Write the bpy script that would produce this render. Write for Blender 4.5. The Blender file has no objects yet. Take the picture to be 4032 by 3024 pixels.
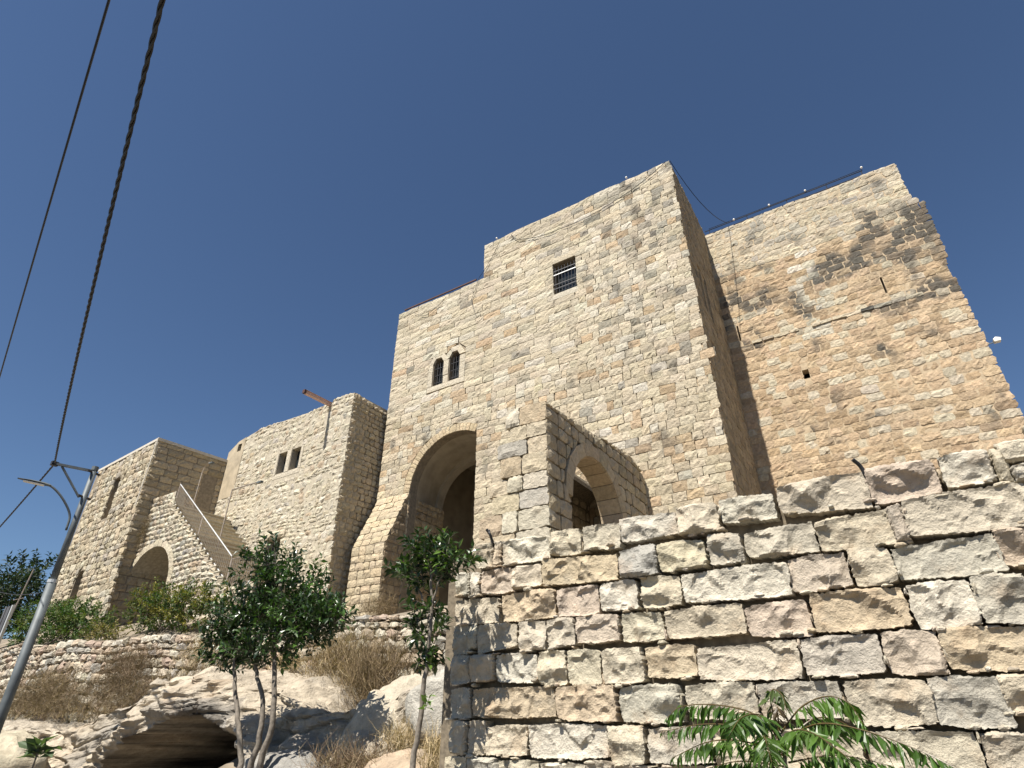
import bpy, math, random
import numpy as np
from mathutils import Vector, noise as MN

# ------------------------------------------------------------------ camera, sky, sun, exposure
scene = bpy.context.scene
R = math.radians
CAM = np.array([0.0, 0.0, 1.6]); PITCH = R(30.2); YAW = R(32.28); FPX = 2302.0
cam_data = bpy.data.cameras.new('camera'); cam = bpy.data.objects.new('camera', cam_data)
scene.collection.objects.link(cam); scene.camera = cam
cam.location = CAM; cam.rotation_euler = (R(90) + PITCH, 0, YAW)
cam_data.sensor_fit = 'HORIZONTAL'; cam_data.sensor_width = 36.0; cam_data.lens = FPX / 4032 * 36
cam_data.clip_start = 0.05; cam_data.clip_end = 6000

SUN_EL = R(55.0); SUN_DIR = np.array([-0.10 * math.cos(SUN_EL), -0.995 * math.cos(SUN_EL), math.sin(SUN_EL)])
world = bpy.data.worlds.new('World'); scene.world = world; world.use_nodes = True
wn = world.node_tree.nodes; wl = world.node_tree.links
sky = wn.new('ShaderNodeTexSky'); sky.sky_type = 'NISHITA'; sky.sun_disc = False
sky.sun_elevation = SUN_EL; sky.sun_rotation = math.atan2(SUN_DIR[0], SUN_DIR[1])
sky.altitude = 500; sky.air_density = 1.0; sky.dust_density = 0.25; sky.ozone_density = 6.0
wl.new(sky.outputs[0], wn['Background'].inputs[0]); wn['Background'].inputs[1].default_value = 0.055
sun_data = bpy.data.lights.new('sun', 'SUN'); sun = bpy.data.objects.new('sun', sun_data)
scene.collection.objects.link(sun)
sun_data.energy = 5.0; sun_data.angle = R(0.53); sun_data.color = (1.0, 0.945, 0.86)
sun.rotation_euler = Vector(SUN_DIR).to_track_quat('Z', 'Y').to_euler(); sun.location = (-10, -60, 90)
vs = scene.view_settings; vs.view_transform = 'Standard'; vs.look = 'None'; vs.exposure = 0.85; vs.gamma = 1.0
vs.use_curve_mapping = False

# ------------------------------------------------------------------ helpers
COL = scene.collection
rng = np.random.default_rng(11); random.seed(5)
Z3 = np.array([0.0, 0, 1])
_rt = np.array([math.cos(YAW), math.sin(YAW), 0])
_fw = np.array([-math.sin(YAW) * math.cos(PITCH), math.cos(YAW) * math.cos(PITCH), math.sin(PITCH)])
_up = np.cross(_rt, _fw)
def project(p):                       # picture position of a point, to rank stones by the size they show
    q = np.asarray(p, float) - CAM; z = np.maximum(q @ _fw, .1)
    return np.stack([2016 + FPX * (q @ _rt) / z, 1512 - FPX * (q @ _up) / z], -1)

def tag(o, label=None, cat=None, group=None, kind=None):
    if label: o['label'] = label
    if cat: o['category'] = cat
    if group: o['group'] = group
    if kind: o['kind'] = kind
    return o
def thing(name, label, cat, loc=(0, 0, 0), group=None):
    o = bpy.data.objects.new(name, None); COL.objects.link(o); o.location = loc; o.empty_display_size = .3
    return tag(o, label, cat, group)
def mk(name, verts, faces, mat, parent=None, tint=None, smooth=False):
    """one mesh object; vertices in world coordinates; tint: one colour or one per vertex"""
    verts = np.asarray(verts, float)
    if parent is not None:
        off = parent_off(parent); verts = verts - off
    me = bpy.data.meshes.new(name); me.from_pydata(verts.tolist(), [], [list(f) for f in faces])
    if tint is not None:
        ca = me.color_attributes.new('tint', 'FLOAT_COLOR', 'POINT')
        t = np.asarray(tint, float)
        if t.ndim == 1: t = np.tile(t[:3], (len(verts), 1))
        ca.data.foreach_set('color', np.concatenate([t[:, :3], np.ones((len(verts), 1))], 1).ravel())
    if smooth: me.polygons.foreach_set('use_smooth', [True] * len(me.polygons))
    me.materials.append(mat); me.update()
    o = bpy.data.objects.new(name, me); COL.objects.link(o)
    if parent is not None: o.parent = parent
    return o
def parent_off(p):
    v = np.zeros(3)
    while p is not None: v = v + np.array(p.location); p = p.parent
    return v

class MB:
    def __init__(s): s.v = []; s.f = []; s.t = []; s.n = 0
    def add(s, v, f, t=None):
        v = np.asarray(v, float); s.v.append(v); s.f += [[i + s.n for i in q] for q in f]; s.n += len(v)
        if t is not None:
            t = np.asarray(t, float); s.t.append(np.tile(t, (len(v), 1)) if t.ndim == 1 else t)
        return s
    def box(s, c, h, ax=None, t=None):
        ax = np.eye(3) if ax is None else np.asarray(ax, float)
        g = np.array([[i, j, k] for i in (-1, 1) for j in (-1, 1) for k in (-1, 1)], float) * np.asarray(h, float)
        return s.add(np.asarray(c, float) + g @ ax, [(0, 1, 3, 2), (4, 6, 7, 5), (0, 4, 5, 1), (2, 3, 7, 6), (0, 2, 6, 4), (1, 5, 7, 3)], t)
    def tube(s, pts, r, n=6, t=None):
        pts = np.asarray(pts, float); m = len(pts); r = np.full(m, r) if np.isscalar(r) else np.asarray(r, float)
        d = np.gradient(pts, axis=0); d /= np.linalg.norm(d, axis=1)[:, None] + 1e-9
        vs_ = []
        a0 = np.array([0, 0, 1.0]) if abs(d[0][2]) < .9 else np.array([1.0, 0, 0])
        for i in range(m):
            a = np.cross(d[i], a0); a /= np.linalg.norm(a) + 1e-9; b = np.cross(d[i], a); a0 = np.cross(a, d[i])
            if np.linalg.norm(a0) < 1e-6: a0 = np.array([1.0, 0, 0])
            th = np.arange(n) * 2 * np.pi / n
            vs_.append(pts[i] + r[i] * (np.cos(th)[:, None] * a + np.sin(th)[:, None] * b))
        f = [(i * n + j, i * n + (j + 1) % n, (i + 1) * n + (j + 1) % n, (i + 1) * n + j) for i in range(m - 1) for j in range(n)]
        f += [tuple(range(n))[::-1], tuple((m - 1) * n + j for j in range(n))]
        return s.add(np.concatenate(vs_), f, t)
    def build(s, name, mat, parent=None, smooth=False):
        return mk(name, np.concatenate(s.v), s.f, mat, parent, np.concatenate(s.t) if s.t else None, smooth)

def line(a, b, n=2, sag=0):
    t = np.linspace(0, 1, n)[:, None]; p = np.asarray(a, float) * (1 - t) + np.asarray(b, float) * t
    p[:, 2] -= sag * 4 * (t * (1 - t))[:, 0]; return p
def spline(pts, n=8):
    P = np.asarray(pts, float); P = np.vstack([2 * P[0] - P[1], P, 2 * P[-1] - P[-2]]); out = []
    for i in range(1, len(P) - 2):
        for t in np.linspace(0, 1, n, endpoint=False):
            a, b, c, d = P[i - 1:i + 3]
            out.append(.5 * (2 * b + (c - a) * t + (2 * a - 5 * b + 4 * c - d) * t * t + (3 * b - a - 3 * c + d) * t ** 3))
    return np.array(out + [P[-2]])
def vnoise(p, s=1.0): return MN.noise(Vector((p[0] * s, p[1] * s, p[2] * s)))
def fract(p, s, o=4): return MN.fractal(Vector((p[0] * s, p[1] * s, p[2] * s)), 1.0, 2.0, o)

# ------------------------------------------------------------------ materials
def base_mat(name):
    m = bpy.data.materials.new(name); m.use_nodes = True; nt = m.node_tree
    return m, nt, nt.nodes['Principled BSDF']
def plain(name, col, rough=.6, metal=0, spec=.5, vary=.12, scale=6, bump=0):
    m, nt, b = base_mat(name); N = nt.nodes; L = nt.links
    g = N.new('ShaderNodeNewGeometry'); n = N.new('ShaderNodeTexNoise'); n.inputs['Scale'].default_value = scale; n.inputs['Detail'].default_value = 5
    L.new(g.outputs['Position'], n.inputs['Vector'])
    mr = N.new('ShaderNodeMapRange'); mr.inputs[1].default_value = .3; mr.inputs[2].default_value = .7
    mr.inputs[3].default_value = 1 - vary; mr.inputs[4].default_value = 1 + vary; L.new(n.outputs[0], mr.inputs[0])
    mx = N.new('ShaderNodeVectorMath'); mx.operation = 'SCALE'; mx.inputs[0].default_value = col; L.new(mr.outputs[0], mx.inputs['Scale'])
    L.new(mx.outputs[0], b.inputs['Base Color']); b.inputs['Roughness'].default_value = rough; b.inputs['Metallic'].default_value = metal
    b.inputs['Specular IOR Level'].default_value = spec
    if bump:
        bp = N.new('ShaderNodeBump'); bp.inputs['Strength'].default_value = bump; bp.inputs['Distance'].default_value = .02
        L.new(n.outputs[0], bp.inputs['Height']); L.new(bp.outputs[0], b.inputs['Normal'])
    return m
def stone_mat(name, s1=2.2, s2=14.0, s3=60.0, bump=.7, dist=.03, rust=.25, pits=.35, grey=.3, vary=.2, fine=.35, alb=.80):
    """limestone: the stone's own tint, mottled, with rusty and grey patches, small dark pits and rough relief"""
    m, nt, b = base_mat(name); N = nt.nodes; L = nt.links
    g = N.new('ShaderNodeNewGeometry'); at = N.new('ShaderNodeAttribute'); at.attribute_name = 'tint'
    def nz(scale, det=6, rough=.6):
        n = N.new('ShaderNodeTexNoise'); n.inputs['Scale'].default_value = scale; n.inputs['Detail'].default_value = det
        n.inputs['Roughness'].default_value = rough; L.new(g.outputs['Position'], n.inputs['Vector']); return n
    def rng_(src, a, c, lo, hi):
        r = N.new('ShaderNodeMapRange'); r.inputs[1].default_value = a; r.inputs[2].default_value = c
        r.inputs[3].default_value = lo; r.inputs[4].default_value = hi; L.new(src, r.inputs[0]); return r.outputs[0]
    n1 = nz(s1); n2 = nz(s2, 8, .65); n3 = nz(s3, 6, .7); n4 = nz(s2 * .55, 5)
    def mix(f, a, c, mode='MIX'):
        x = N.new('ShaderNodeMix'); x.data_type = 'RGBA'; x.blend_type = mode
        if hasattr(f, 'links'): L.new(f, x.inputs[0])
        else: x.inputs[0].default_value = f
        for s, i in ((a, 6), (c, 7)):
            if hasattr(s, 'links'): L.new(s, x.inputs[i])
            else: x.inputs[i].default_value = (*s, 1)
        return x.outputs[2]
    v = N.new('ShaderNodeVectorMath'); v.operation = 'SCALE'; L.new(at.outputs[0], v.inputs[0])
    L.new(rng_(n2.outputs[0], .3, .7, alb * (1 - vary), alb * (1 + vary)), v.inputs['Scale'])
    c = mix(rng_(n1.outputs[0], .54, .72, 0, rust), v.outputs[0], (.36, .24, .14))
    c = mix(rng_(n4.outputs[0], .56, .74, 0, grey), c, (.22, .21, .185))
    c = mix(rng_(n3.outputs[0], .60, .74, 0, pits), c, (.075, .062, .045))
    L.new(c, b.inputs['Base Color']); b.inputs['Roughness'].default_value = .93; b.inputs['Specular IOR Level'].default_value = .2
    a1 = N.new('ShaderNodeMath'); a1.operation = 'MULTIPLY'; a1.inputs[1].default_value = fine; L.new(n3.outputs[0], a1.inputs[0])
    a2 = N.new('ShaderNodeMath'); a2.operation = 'ADD'; L.new(n2.outputs[0], a2.inputs[0]); L.new(a1.outputs[0], a2.inputs[1])
    bp = N.new('ShaderNodeBump'); bp.inputs['Strength'].default_value = bump; bp.inputs['Distance'].default_value = dist
    L.new(a2.outputs[0], bp.inputs['Height']); L.new(bp.outputs[0], b.inputs['Normal'])
    return m
def leaf_mat(name, rough=.4, spec=.5, trans=.25):
    m, nt, b = base_mat(name); N = nt.nodes; L = nt.links
    at = N.new('ShaderNodeAttribute'); at.attribute_name = 'tint'
    L.new(at.outputs[0], b.inputs['Base Color']); b.inputs['Roughness'].default_value = rough; b.inputs['Specular IOR Level'].default_value = spec
    t = N.new('ShaderNodeBsdfTranslucent'); h = N.new('ShaderNodeVectorMath'); h.operation = 'MULTIPLY'; h.inputs[1].default_value = (1.2, 1.5, .5)
    L.new(at.outputs[0], h.inputs[0]); L.new(h.outputs[0], t.inputs[0])
    mx = N.new('ShaderNodeMixShader'); mx.inputs[0].default_value = trans; L.new(b.outputs[0], mx.inputs[1]); L.new(t.outputs[0], mx.inputs[2])
    L.new(mx.outputs[0], N['Material Output'].inputs[0]); return m
M = dict(
    ashlar=stone_mat('limestone_ashlar', 1.6, 12, 30, 1.0, .05, .18, .6, .4, .24),
    rough=stone_mat('limestone_rough', 2.5, 10, 34, 1.0, .06, .18, .5, .3, .22),
    near=stone_mat('limestone_rock_faced', 3.0, 8.5, 38, 1.0, .05, .45, .7, .45, .24, .25),
    rock=stone_mat('cave_limestone', .9, 4.5, 28, 1.0, .10, .4, .4, .5, .3),
    mortar=plain('lime_mortar', (.23, .19, .135), .95, vary=.25, scale=9, bump=.5),
    mortar_pale=plain('pale_lime_mortar', (.38, .335, .255), .95, vary=.25, scale=9, bump=.6),
    mortar_tan=plain('tan_lime_mortar', (.40, .315, .21), .95, vary=.2, scale=7, bump=.6),
    joint=plain('earthy_joint', (.16, .13, .09), .95, vary=.35, scale=14, bump=.8),
    plaster=plain('old_plaster', (.36, .30, .21), .95, vary=.22, scale=2.2, bump=.3),
    vault=plain('vault_plaster', (.38, .33, .25), .95, vary=.2, scale=1.8, bump=.25),
    pale=plain('pale_roof_plaster', (.50, .46, .39), .95, vary=.1, scale=5, bump=.4),
    iron=plain('dark_iron', (.03, .03, .033), .55, .3, vary=.3, scale=20),
    rail=plain('grey_painted_rail', (.30, .25, .20), .5, .2, vary=.3, scale=12),
    rail_pale=plain('pale_metal_rail', (.55, .55, .53), .4, .4, vary=.1),
    steel=plain('galvanised_steel', (.105, .12, .125), .6, .2, vary=.25, scale=4),
    black=plain('black_cable', (.012, .012, .013), .5, vary=.2),
    bulb=plain('white_bulb', (.8, .78, .72), .3, vary=.05),
    pink=plain('primed_steel_beam', (.50, .33, .28), .6, vary=.15, scale=5),
    rustd=plain('rusted_beam_end', (.06, .025, .02), .8, vary=.3),
    dark=plain('dark_interior', (.05, .042, .035), .95, vary=.3, scale=2),
    wood=plain('dark_timber', (.045, .04, .034), .75, vary=.3, scale=8),
    glass=plain('dusty_window_glass', (.02, .025, .028), .15, vary=.3, scale=3),
    bark=plain('smooth_grey_bark', (.17, .145, .115), .85, vary=.3, scale=22, bump=.5),
    earth=plain('dark_earth', (.14, .115, .085), .95, vary=.35, scale=3, bump=.8),
    asphalt=plain('asphalt', (.05, .05, .05), .9, vary=.2, scale=14, bump=.3),
    soil=plain('dry_soil', (.20, .165, .12), .95, vary=.35, scale=3, bump=.8),
    leaf=leaf_mat('glossy_dark_leaf', .33, .55, .18), leaf2=leaf_mat('soft_shrub_leaf', .6, .3, .25), frond=leaf_mat('frond_leaf', .38, .45, .3),
    dry=leaf_mat('dry_stalk', .9, .1, .1), sheet=plain('grey_corrugated_sheet', (.10, .10, .105), .6, .3, vary=.2, scale=3),
    lampglass=plain('lamp_lens', (.6, .6, .58), .25, vary=.05))

# ------------------------------------------------------------------ masonry
class Frame:
    def __init__(s, O, u, n): s.O = np.asarray(O, float); s.u = np.asarray(u, float); s.n = np.asarray(n, float)
    def __call__(s, p): p = np.asarray(p, float).reshape(-1, 3); return s.O + p[:, :1] * s.u + p[:, 1:2] * s.n + p[:, 2:3] * Z3
def facing(O, deg):                   # a front turned clockwise by deg; s runs to the right, n points to the viewer
    a = R(deg); return Frame(O, (math.cos(a), -math.sin(a), 0), (-math.sin(a), -math.cos(a), 0))
_top = {}
def topo(n, m):
    if (n, m) not in _top:
        I = lambda i, j: j * (n + 1) + i
        f = [(I(i, j), I(i + 1, j), I(i + 1, j + 1), I(i, j + 1)) for j in range(m) for i in range(n)]
        ring = [I(i, 0) for i in range(n)] + [I(n, j) for j in range(m)] + [I(i, m) for i in range(n, 0, -1)] + [I(0, j) for j in range(m, 0, -1)]
        k = (n + 1) * (m + 1); q = len(ring)
        f += [(ring[(i + 1) % q], ring[i], k + i, k + (i + 1) % q) for i in range(q)]
        _top[n, m] = (f, ring)
    return _top[n, m]
def block(c, n=4, m=3, depth=.08, bulge=.03, rough=.012, gap=.012, rnd=.18, jit=.25, r=None, facets=0, edge=.01, fs=1.0):
    """a roughly dressed stone over the quad c (bl, br, tr, tl in s,z); returns local (s, out, z) vertices and faces"""
    c = np.asarray(c, float); g = r or rng
    W = max(.02, (np.linalg.norm(c[1] - c[0]) + np.linalg.norm(c[2] - c[3])) / 2); H = max(.02, (np.linalg.norm(c[3] - c[0]) + np.linalg.norm(c[2] - c[1])) / 2)
    a = np.linspace(-1, 1, n + 1); b = np.linspace(-1, 1, m + 1); A, B = np.meshgrid(a, b)
    inner = (abs(A) < .999) & (abs(B) < .999)
    A = A + np.where(inner, g.uniform(-jit, jit, A.shape) / n, 0); B = B + np.where(inner, g.uniform(-jit, jit, A.shape) / m, 0)
    d = np.minimum((1 - abs(A)) * W / 2, (1 - abs(B)) * H / 2)
    if rnd:
        A, B = A * np.sqrt(1 - rnd * B ** 2 * min(1, H / W)), B * np.sqrt(1 - rnd * A ** 2 * min(1, W / H))
    x = (A * (1 - gap / W * 2) + 1) / 2; y = (B * (1 - gap / H * 2) + 1) / 2
    S = (c[0][0] * (1 - x) + c[1][0] * x) * (1 - y) + (c[3][0] * (1 - x) + c[2][0] * x) * y
    Zz = (c[0][1] * (1 - x) + c[1][1] * x) * (1 - y) + (c[3][1] * (1 - x) + c[2][1] * x) * y
    e = np.clip(d / max(.25 * H, .02), 0, 1)
    D = bulge * (1 - (1 - e) ** 2) + g.normal(0, rough, A.shape) * (.25 + .75 * e)
    if facets:
        for _ in range(facets):
            th = g.uniform(0, 2 * np.pi); kx, ky = np.cos(th), np.sin(th)
            D = np.minimum(D, bulge * g.uniform(.5, 1.05) + (kx * (x - g.uniform(.2, .8)) * W + ky * (y - g.uniform(.25, .75)) * H) * g.uniform(.15, .55) * fs)
        D = np.maximum(D, -.02)
    bd = ~((abs(np.linspace(-1, 1, n + 1))[None] < .999) & (abs(np.linspace(-1, 1, m + 1))[:, None] < .999))
    S = S + np.where(bd, g.normal(0, edge, S.shape), 0); Zz = Zz + np.where(bd, g.normal(0, edge * .7, S.shape), 0)
    P = np.stack([S, D, Zz], -1).reshape(-1, 3); f, ring = topo(n, m)
    bk = P[ring].copy(); bk[:, 1] = -depth
    return np.vstack([P, bk]), f
class Opening:
    """an opening as an outline in (s, z)"""
    def __init__(s, pts): s.p = np.asarray(pts, float)
    def cross(s, v, ax):
        p = s.p; q = np.roll(p, -1, 0); out = []
        for a, b in zip(p, q):
            if (a[ax] - v) * (b[ax] - v) < 0 or a[ax] == v:
                if b[ax] != a[ax]: out.append(a[1 - ax] + (b[1 - ax] - a[1 - ax]) * (v - a[ax]) / (b[ax] - a[ax]))
        return (min(out), max(out)) if len(out) > 1 else None
    def span(s, z): return s.cross(z, 1)
    def grow(s, m): c = s.p.mean(0); d = s.p - c; return Opening(c + d * (1 + m / (np.abs(d).max(0) + 1e-6)))
def rect(l, r, b, t): return Opening([(l, b), (r, b), (r, t), (l, t)])
def arched(l, r, b, zc, cx, rad, n=18, rz=None):
    th = np.linspace(0, np.pi, n + 1); rz = rz or rad
    arc = [(cx + rad * math.cos(t), zc + rz * math.sin(t)) for t in th]
    arc = [(min(max(x, l), r), z) for x, z in arc]
    return Opening([(l, b), (r, b)] + arc)

def courses(fr, s0, s1, z0, top, hh, lens, tint, ops=(), wob=.02, d0=0, **kw):
    """irregular courses of stones over a wall face, cut round its openings; returns a list of (world verts, faces, tint)"""
    out = []; z = z0; zmax = max(top(s) for s in np.linspace(s0 if not callable(s0) else s0(z0), s1 if not callable(s1) else s1(z0), 60))
    ph = rng.uniform(0, 9)
    while z < zmax - .03:
        h = rng.uniform(*hh); z1 = min(z + h, zmax)
        if zmax - z1 < hh[0] * .5: z1 = zmax
        L0 = s0(z + h / 2) if callable(s0) else s0; L1 = s1(z + h / 2) if callable(s1) else s1
        segs = [((L0, L0), (L1, L1))]
        for op in ops:
            lo, hi = op.span(z + .01), op.span(z1 - .01)
            if lo is None and hi is None:
                mid = op.span((z + z1) / 2)
                if mid is None: continue
                lo = hi = mid
            if lo is None: c = (hi[0] + hi[1]) / 2; zb = op.p[:, 1].min(); lo = hi
            if hi is None: c = (lo[0] + lo[1]) / 2; hi = (c - .02, c + .02) if len(op.p) > 4 else lo
            new = []
            for a, b in segs:
                if max(lo[1], hi[1]) <= min(a) or min(lo[0], hi[0]) >= max(b): new.append((a, b)); continue
                if min(lo[0], hi[0]) > max(a): new.append((a, (lo[0], hi[0])))
                if max(lo[1], hi[1]) < min(b): new.append(((lo[1], hi[1]), b))
            segs = new
        for a, b in segs:
            sa = min(a); ln = min(b[0] - a[0], b[1] - a[1])
            if max(b) - min(a) < .05: continue
            cuts = [0.0]; w0 = max(b[0] - a[0], b[1] - a[1], .05)
            while True:
                l = rng.uniform(*lens((a[0] + a[1]) / 2 + cuts[-1], z))
                if w0 - cuts[-1] - l < .16: break
                cuts.append(cuts[-1] + l)
            cuts.append(w0); nc = len(cuts)
            for i in range(nc - 1):
                f0, f1 = cuts[i], cuts[i + 1]
                bl, tl = (a[0], a[1]) if i == 0 else ((a[0] + a[1]) / 2 + f0,) * 2
                br, tr = (b[0], b[1]) if i == nc - 2 else ((a[0] + a[1]) / 2 + f1,) * 2
                if i > 0: bl += rng.normal(0, .012); tl += rng.normal(0, .012)
                if br - bl < .03: br = bl + .03
                if tr - tl < .03: tr = tl + .03
                tm = top((bl + br) / 2)
                if z + .06 > tm: continue
                ztl, ztr = min(z1, top(tl)), min(z1, top(tr))
                out.append(one(fr, [(bl, z), (br, z), (tr, ztr), (tl, ztl)], tint, wob, ph, d0, **kw))
        z = z1
    return out
def one(fr, c, tint, wob=.02, ph=0, d0=0, stain=None, **kw):
    k = dict(kw); cc = np.asarray(c, float); mid = cc.mean(0); W = abs(cc[1, 0] - cc[0, 0])
    if 'n' not in k: k['n'] = 3 if W < .35 else 4 if W < .6 else 6
    v, f = block(c, **k)
    if wob: v[:, 2] += wob * np.sin(v[:, 0] * 1.7 + ph + v[:, 2] * .8) + wob * .6 * np.sin(v[:, 0] * .63 + 2 * ph + v[:, 2] * 1.9)
    v[:, 1] += d0 + rng.normal(0, .006)
    t = np.clip(np.asarray(tint(mid[0], mid[1]), float), .01, .9)
    if stain is not None:
        q = np.array([stain(p[0], p[2]) for p in v])[:, None] * rng.choice([.25, .7, 1.0, 1.0, 1.25]); q = np.clip(q, 0, .93); t = t[None] * (1 - q) + np.array((.095, .09, .078))[None] * q
    return fr(v), f, t
WALLTOP = lambda x: 2260 + (x - 1785) * -.2314
def lay(th, stones, mat, name='stone', limit=300, cull=None):
    """the stones that show largest become parts of their own, the rest one joined part"""
    keep = []
    for v, f, t in stones:
        p = project(v); lo, hi = p.min(0), p.max(0); c = (lo + hi) / 2
        if hi[0] < -500 or lo[0] > 4532 or lo[1] > 3400: continue
        if c[0] > 1850 and c[1] > WALLTOP(c[0]) + 330 and not cull: continue
        vis = 1.0
        if hi[0] < 0 or lo[0] > 4032 or lo[1] > 3024 or hi[1] < 0: vis = .01
        if c[0] > 1780 and c[1] > WALLTOP(c[0]) and not cull: vis = .02
        keep.append((vis * (hi[0] - lo[0]) * (hi[1] - lo[1]), v, f, t))
    keep.sort(key=lambda q: -q[0])
    for a, v, f, t in keep[:limit]:
        o = mk(name, v, f, mat, th, t)
    if len(keep) > limit:
        b = MB()
        for a, v, f, t in keep[limit:]: b.add(v, f, t)
        o = b.build(name + 'work', mat, th); o['kind'] = 'stuff'
    return keep
def core(fr, s0, s1, z0, top, ops, depth, mat, parent, name='wall', d=-.05, rev=.5, tops=None, sides=True, thru=False):
    """the wall behind the stones, with real openings and reveals, and the rest of the hollow block"""
    b = MB(); ss = {s0, s1}
    for op in ops: ss |= set(np.round(op.p[:, 0], 4))
    for s in (tops or []): ss |= {s - 1e-3, s + 1e-3}
    ss |= set(np.linspace(s0, s1, 12)); ss = sorted(x for x in ss if s0 <= x <= s1)
    for a, c in zip(ss[:-1], ss[1:]):
        if c - a < 1e-4: continue
        ea, ec = a + (c - a) * 1e-3, c - (c - a) * 1e-3
        cut = []
        for op in ops:
            p, q = op.cross(ea, 0), op.cross(ec, 0)
            if p and q: cut.append((p, q))
        cut.sort(key=lambda w: w[0][0]); lo = (z0, z0)
        for p, q in cut:
            for dd in ((d, -depth) if thru else (d,)):
                if p[0] > lo[0] + 1e-3: b.add(fr([(a, dd, lo[0]), (c, dd, lo[1]), (c, dd, q[0]), (a, dd, p[0])]), [(0, 1, 2, 3)])
            lo = (p[1], q[1])
        b.add(fr([(a, d, lo[0]), (c, d, lo[1]), (c, d, top(c - 1e-4) - .03), (a, d, top(a + 1e-4) - .03)]), [(0, 1, 2, 3)])
        ta, tc = top(a + 1e-4) - .03, top(c - 1e-4) - .03
        b.add(fr([(a, d, ta), (c, d, tc), (c, -depth, tc), (a, -depth, ta)]), [(0, 1, 2, 3)])
        zl = lo if thru else (z0, z0); b.add(fr([(a, -depth, zl[0]), (c, -depth, zl[1]), (c, -depth, tc), (a, -depth, ta)]), [(0, 3, 2, 1)])
    if sides:
        for s in (s0, s1):
            t = top(min(max(s, s0 + 1e-3), s1 - 1e-3)) - .03
            b.add(fr([(s, d, z0), (s, -depth, z0), (s, -depth, t), (s, d, t)]), [(0, 1, 2, 3)])
    for op in ops:
        p = op.p; n = len(p); v = np.vstack([fr([(x, d, z) for x, z in p]), fr([(x, -rev, z) for x, z in p])])
        b.add(v, [(i, (i + 1) % n, n + (i + 1) % n, n + i) for i in range(n)])
    return b.build(name, mat, parent)
def ring(fr, cx, zc, r0, r1, a0, a1, n, tint, d0=.01, rz=1.0, **kw):
    out = []
    for i in range(n):
        t1, t0 = R(a0 + (a1 - a0) * i / n), R(a0 + (a1 - a0) * (i + 1) / n)
        P = lambda r, t: (cx + r * math.cos(t), zc + rz * r * math.sin(t))
        out.append(one(fr, [P(r0, t0), P(r0, t1), P(r1, t1), P(r1, t0)], tint, 0, 0, d0, n=3, m=2, rnd=0, gap=.008, edge=.004, **kw))
    return out
def tone(base, var=.08, hue=.012):
    k = 1 + rng.normal(0, var); return np.array([base[0] * k * (1 + rng.normal(0, hue)), base[1] * k, base[2] * k * (1 + rng.normal(0, hue * 1.6))])

# ================================================================== SETTING
def sheet(name, v, f, mat, label=None):
    o = mk(name, v, f, mat); o['kind'] = 'structure'
    if label: o['label'] = label
    return o
sheet('ground', [(-3000, -3000, -.02), (3000, -3000, -.02), (3000, 3000, -.02), (-3000, 3000, -.02)], [(0, 1, 2, 3)], M['earth'])
sheet('road', [(-60, -6, 0.0), (60, -6, 0.0), (60, 2.6, 0.0), (-60, 2.6, 0.0)], [(0, 1, 2, 3)], M['asphalt'])
def grid_sheet(name, xs, ys, zf, mat):
    v = [(x, y, zf(x, y)) for y in ys for x in xs]; n = len(xs)
    return sheet(name, v, [(j * n + i, j * n + i + 1, (j + 1) * n + i + 1, (j + 1) * n + i) for j in range(len(ys) - 1) for i in range(n - 1)], mat)
tr = grid_sheet('terrace', np.linspace(0, 1, 30), np.linspace(5.75, 40, 40), lambda x, y: 0, M['soil'])
for v in tr.data.vertices:
    y = v.co.y; x = max(-.72 * y, -9.5) * (1 - v.co.x) + 12 * v.co.x; v.co = (x, y, 3.1 + min(1.6, (y - 5.75) * .14) + .05 * vnoise((x, y, 0), .8))
GW = lambda x: 9.35 + (x + 26) * .035          # line of the rubble terrace wall
grid_sheet('upper_terrace', np.linspace(-60, -6.2, 70), np.linspace(0, 1, 24),
           lambda x, y: 0, M['soil'])
ut = bpy.data.objects['upper_terrace']
for v in ut.data.vertices:
    x, t = v.co.x, v.co.y; y = GW(x) + .25 + t * 30
    v.co = (x, y, 3.45 + min(1.75 if x < -19 else .55, (y - GW(x)) * .45) + .10 * fract((x, y, 0), .7))

# ================================================================== MAIN TOWER
CREAM = (.56, .49, .365); PALE = (.62, .565, .45); TAN = (.50, .39, .255); GREY = (.41, .375, .30); DARKG = (.13, .125, .11); ORANGE = (.535, .405, .265)
def t_main(s, z):
    q = vnoise((s, z, 3.1), .45); up = max(0, min(1, (z - 12) / 6)) * max(0, min(1, (s + 10) / 4))
    r = rng.random()
    if r < .02 + .13 * up + max(0, q - .25) * .35 * (.3 + up): return tone(GREY, .2)
    if r < .03 + .19 * up: return tone((.33, .30, .24), .2)
    low = max(0, min(1, (15 - z) / 7))
    if r > .93 - .14 * low: return tone((.49, .375, .245), .1)
    if r > .80: return tone(PALE, .06)
    k = .35 * low; b = tuple(CREAM[i] * (1 - k) + (.535, .44, .295)[i] * k for i in range(3))
    return tone(b, .09)
def s_main(s, z):
    up = max(0, min(1, (z - 11) / 7)) * max(0, min(1, (s + 9.5) / 4)); q = fract((s * 1.3, z * .7, 9.1), 1.0, 4)
    return max(0, min(.55, (q - .42 + .34 * up) * 1.5))
main = thing('tower_building', 'tall pale limestone tower building with a barred window and a deep round archway', 'building', (-10, 17, 3))
fM = Frame((0, 17, 0), (1, 0, 0), (0, -1, 0))
MTOP = lambda s: 21.5 if s > -12.3 else 19.5
o_win = rect(-8.69, -7.63, 16.94, 18.56)
o_a1 = arched(-14.92, -14.36, 14.48, 15.62, -14.64, .28, 10); o_a2 = arched(-14.03, -13.47, 14.48, 15.68, -13.75, .28, 10)
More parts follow.
